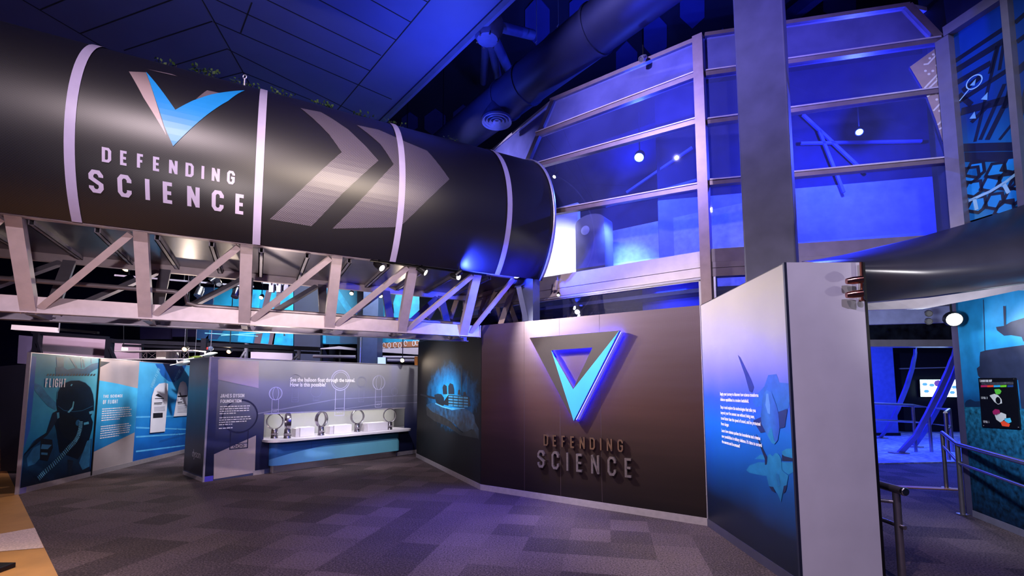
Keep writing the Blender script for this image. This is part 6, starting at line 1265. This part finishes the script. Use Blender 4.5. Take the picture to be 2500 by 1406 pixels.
# far spotlights
tr = thing('lighting_track', 'far black lighting track seen through the truss carrying small spotlights', 'lighting track'); b = MB(); b.beam(at_y(280, 672, 11.0), at_y(620, 700, 11.6), .04, .04); b.build('rail', STEEL2, tr); b = MB(); b.tube([at_y(450, 686, 11.3), Vector((at_y(450, 686, 11.3).x, 11.3, ZC))], .015, 6); b.build('hanger', BLACK, tr)
GRP = 'small spotlights in the hall beyond the truss'
for (x, y, yy, bl, lab, pw) in ((306, 656, 11, BULBW, 'oval warm lamp glowing high in the first full bay of the truss', 30), (576, 661, 12, BULBW, 'warm lamp just left of the third truss post', 20), (637, 727, 13, BULBW, 'round warm lamp low in the bay right of the third truss post', 60), (450, 853, 11.2, BULBR, 'amber lamp blazing above the biplane wing', 120), (558, 859, 13, BULBR, 'amber lamp above the left end of the fan wall', 60), (982, 880, 12.6, BULBW, 'bright lamp above the far right end of the fan wall', 25), (929, 723, 12.5, BULBW, 'tiny white lamp beside the far truss leg', 10), (1076, 718, 12, BULBW, 'faint pink lamp behind the truss near its drum end', 10), (858, 717, 13, BULBW, 'faint pink lamp in front of the blue banner between pillars', 10)):
    p = at_y(x, y, yy); spotlight(p, (p.x + .5, p.y - 4, 1.0), lab, r=.06 if x != 306 else .09, l=.14, bulb=bl, power=pw, ang=100, stem=roof_z(p) - p.z, group=None)
for k, (x, y, yy, ax, lab) in enumerate(((300, 690, 9.5, -.6, 'lone black can spotlight hanging in the first full bay of the truss'), (475, 692, 11, .7, 'black can spotlight at left of the row beyond the third bay diagonal'), (513, 687, 11.2, -.7, 'black can spotlight with a bright rim, second of the row in the third bay'), (535, 694, 11.2, .7, 'black can spotlight tilted right, third of the row in the third bay'), (561, 682, 11.4, -.7, 'black can spotlight at right of the row, next to the third post'), (483, 722, 9.8, 0, 'chrome downlight hanging just above the stepped sprinkler pipe'), (573, 725, 9.8, 0, 'chrome downlight hanging next to the third truss post'))):
    p = at_y(x, y, yy); spotlight(p, p + Vector((ax, -.5, -.8 if ax else -1)), lab, r=.075, l=.22, lit=False, body=CHROME if k > 4 else pm('can_black', '#1a1a22', .2, .3), stem=roof_z(p) - p.z - .1)
# plant in an orange pot at the far left
pp = at_z(-14, 1143); t = thing('potted_plant', 'leafy plant in an orange pot just entering the left edge', 'plant', pp)
b = MB(); b.lathe([(0, 0), (.15, 0), (.22, .38), (.235, .38), (.235, .42), (.2, .42), (.19, .36), (0, .35)], pp, (0, 0, 1), 18); b.build('pot', pm('terracotta', '#b0582c', .6, 0, .15, 5), t, smooth=True)
b = MB(); rnd = random.Random(5)
for k in range(16):
    a = rnd.uniform(0, 6.28); h_ = rnd.uniform(.7, 1.3); d = Vector((math.cos(a), math.sin(a), 0)); s_ = Vector((-d.y, d.x, 0)) * .035; B0 = pp + Vector((0, 0, .38))
    b.add([B0 + s_ * .3, B0 + d * .16 + Vector((0, 0, h_ * .6)) + s_, B0 + d * .36 + Vector((0, 0, h_)), B0 + d * .16 + Vector((0, 0, h_ * .6)) - s_, B0 - s_ * .3], [(0, 1, 3, 4), (1, 2, 3)])
b.build('leaves', pm('plant_green', '#4a6a2a', .5, 0, .3, 9), t)
# light for the hall beyond
lamp('SPOT', (-9.5, 9.4, 7.5), 2600, (1, .82, .92), (-10.5, 13.2, 2.8), .3, 80, .9)
lamp('SPOT', (-7.5, 12.5, 7.0), 2600, (.75, .92, 1), (-8.5, 17, 3.6), .3, 75, .9)
lamp('SPOT', (-3.5, 12.5, 7.0), 2000, (.75, .92, 1), (-4.0, 17, 3.6), .3, 75, .9)
# unseen spots over the two panel walls and the tank mural
lamp('SPOT', (-2.4, 9.4, 2.6), 130, (.9, .95, 1), DY.P(2.9, .35), .05, 70, .9)  # spot added to brighten the shelf apron
lamp('SPOT', (-5.6, 6.6, 5.0), 1900, (.86, .93, 1), FL.P(2.2, 1.5), .1, 75, .9)
lamp('SPOT', (-5.6, 9.4, 5.2), 1700, (.9, .94, 1), FL.P(4.4, 1.6), .1, 70, .9)
lamp('SPOT', (-2.9, 8.8, 5.6), 1300, (1, .92, .98), DY.P(2.2, 1.6), .1, 70, .9)
lamp('SPOT', (-1.4, 10.8, 5.2), 420, (1, .95, .9), DY.P(4.0, 1.3), .1, 60, .9)
lamp('SPOT', (-3.4, 8.6, 2.95), 520, (.80, .93, 1), TK.P(2.0, 1.75), .04, 58, 1)  # spot added for the tank mural, tucked out of sight behind the bridge
lamp('SPOT', (-2.6, 8.6, 4.6), 60, (1, .82, .55), TK.P(2.4, 2.7), .05, 50, .9)

# ================================================================== SUB-PARTS: pieces that belong to one part of their thing
def under(root, parent_name, prefixes):
    ps = [c for c in root.children if c.name.split('.')[0] == parent_name]
    if not ps: return
    for c in list(root.children):
        if c is not ps[0] and c.name.split('.')[0] in prefixes: c.parent = ps[0]
under(br, 'tube_skin', ('letter', 'logo_fold', 'blue_tick', 'chevron'))
under(br, 'deck', ('deck_rib',)); under(br, 'bottom_chord', ('bottom_flange', 'end_plate')); under(br, 'far_bottom_chord', ('far_bottom_flange',))
under(fw_, 'pilot_panel', ('blue_edge', 'rock_face', 'airframe', 'airframe_post', 'hazard_dash', 'helmet', 'flight_suit', 'visor_gleam', 'helmet_gleam', 'air_hose', 'hose_rib', 'harness', 'buckle', 'strap', 'suit_fold', 'mask', 'helmet_rim', 'visor_line', 'mask_valve', 'clip'))
under(fw_, 'wing_panel', ('prop_blade', 'light_streak', 'plane_outline')); under(fw_, 'silver_panel', ('swoop',)); under(fw_, 'science_panel', ('small_print',))
under(fw_, 'wing_board', ('plane_drawing', 'caption', 'caption_line'))
under(dw, 'slate_panel', ('fan_drawing', 'light_streak', 'question')); under(dw, 'apron', ('apron_band', 'apron_joint'))
under(dw, 'end_panel', ('small_logo',))
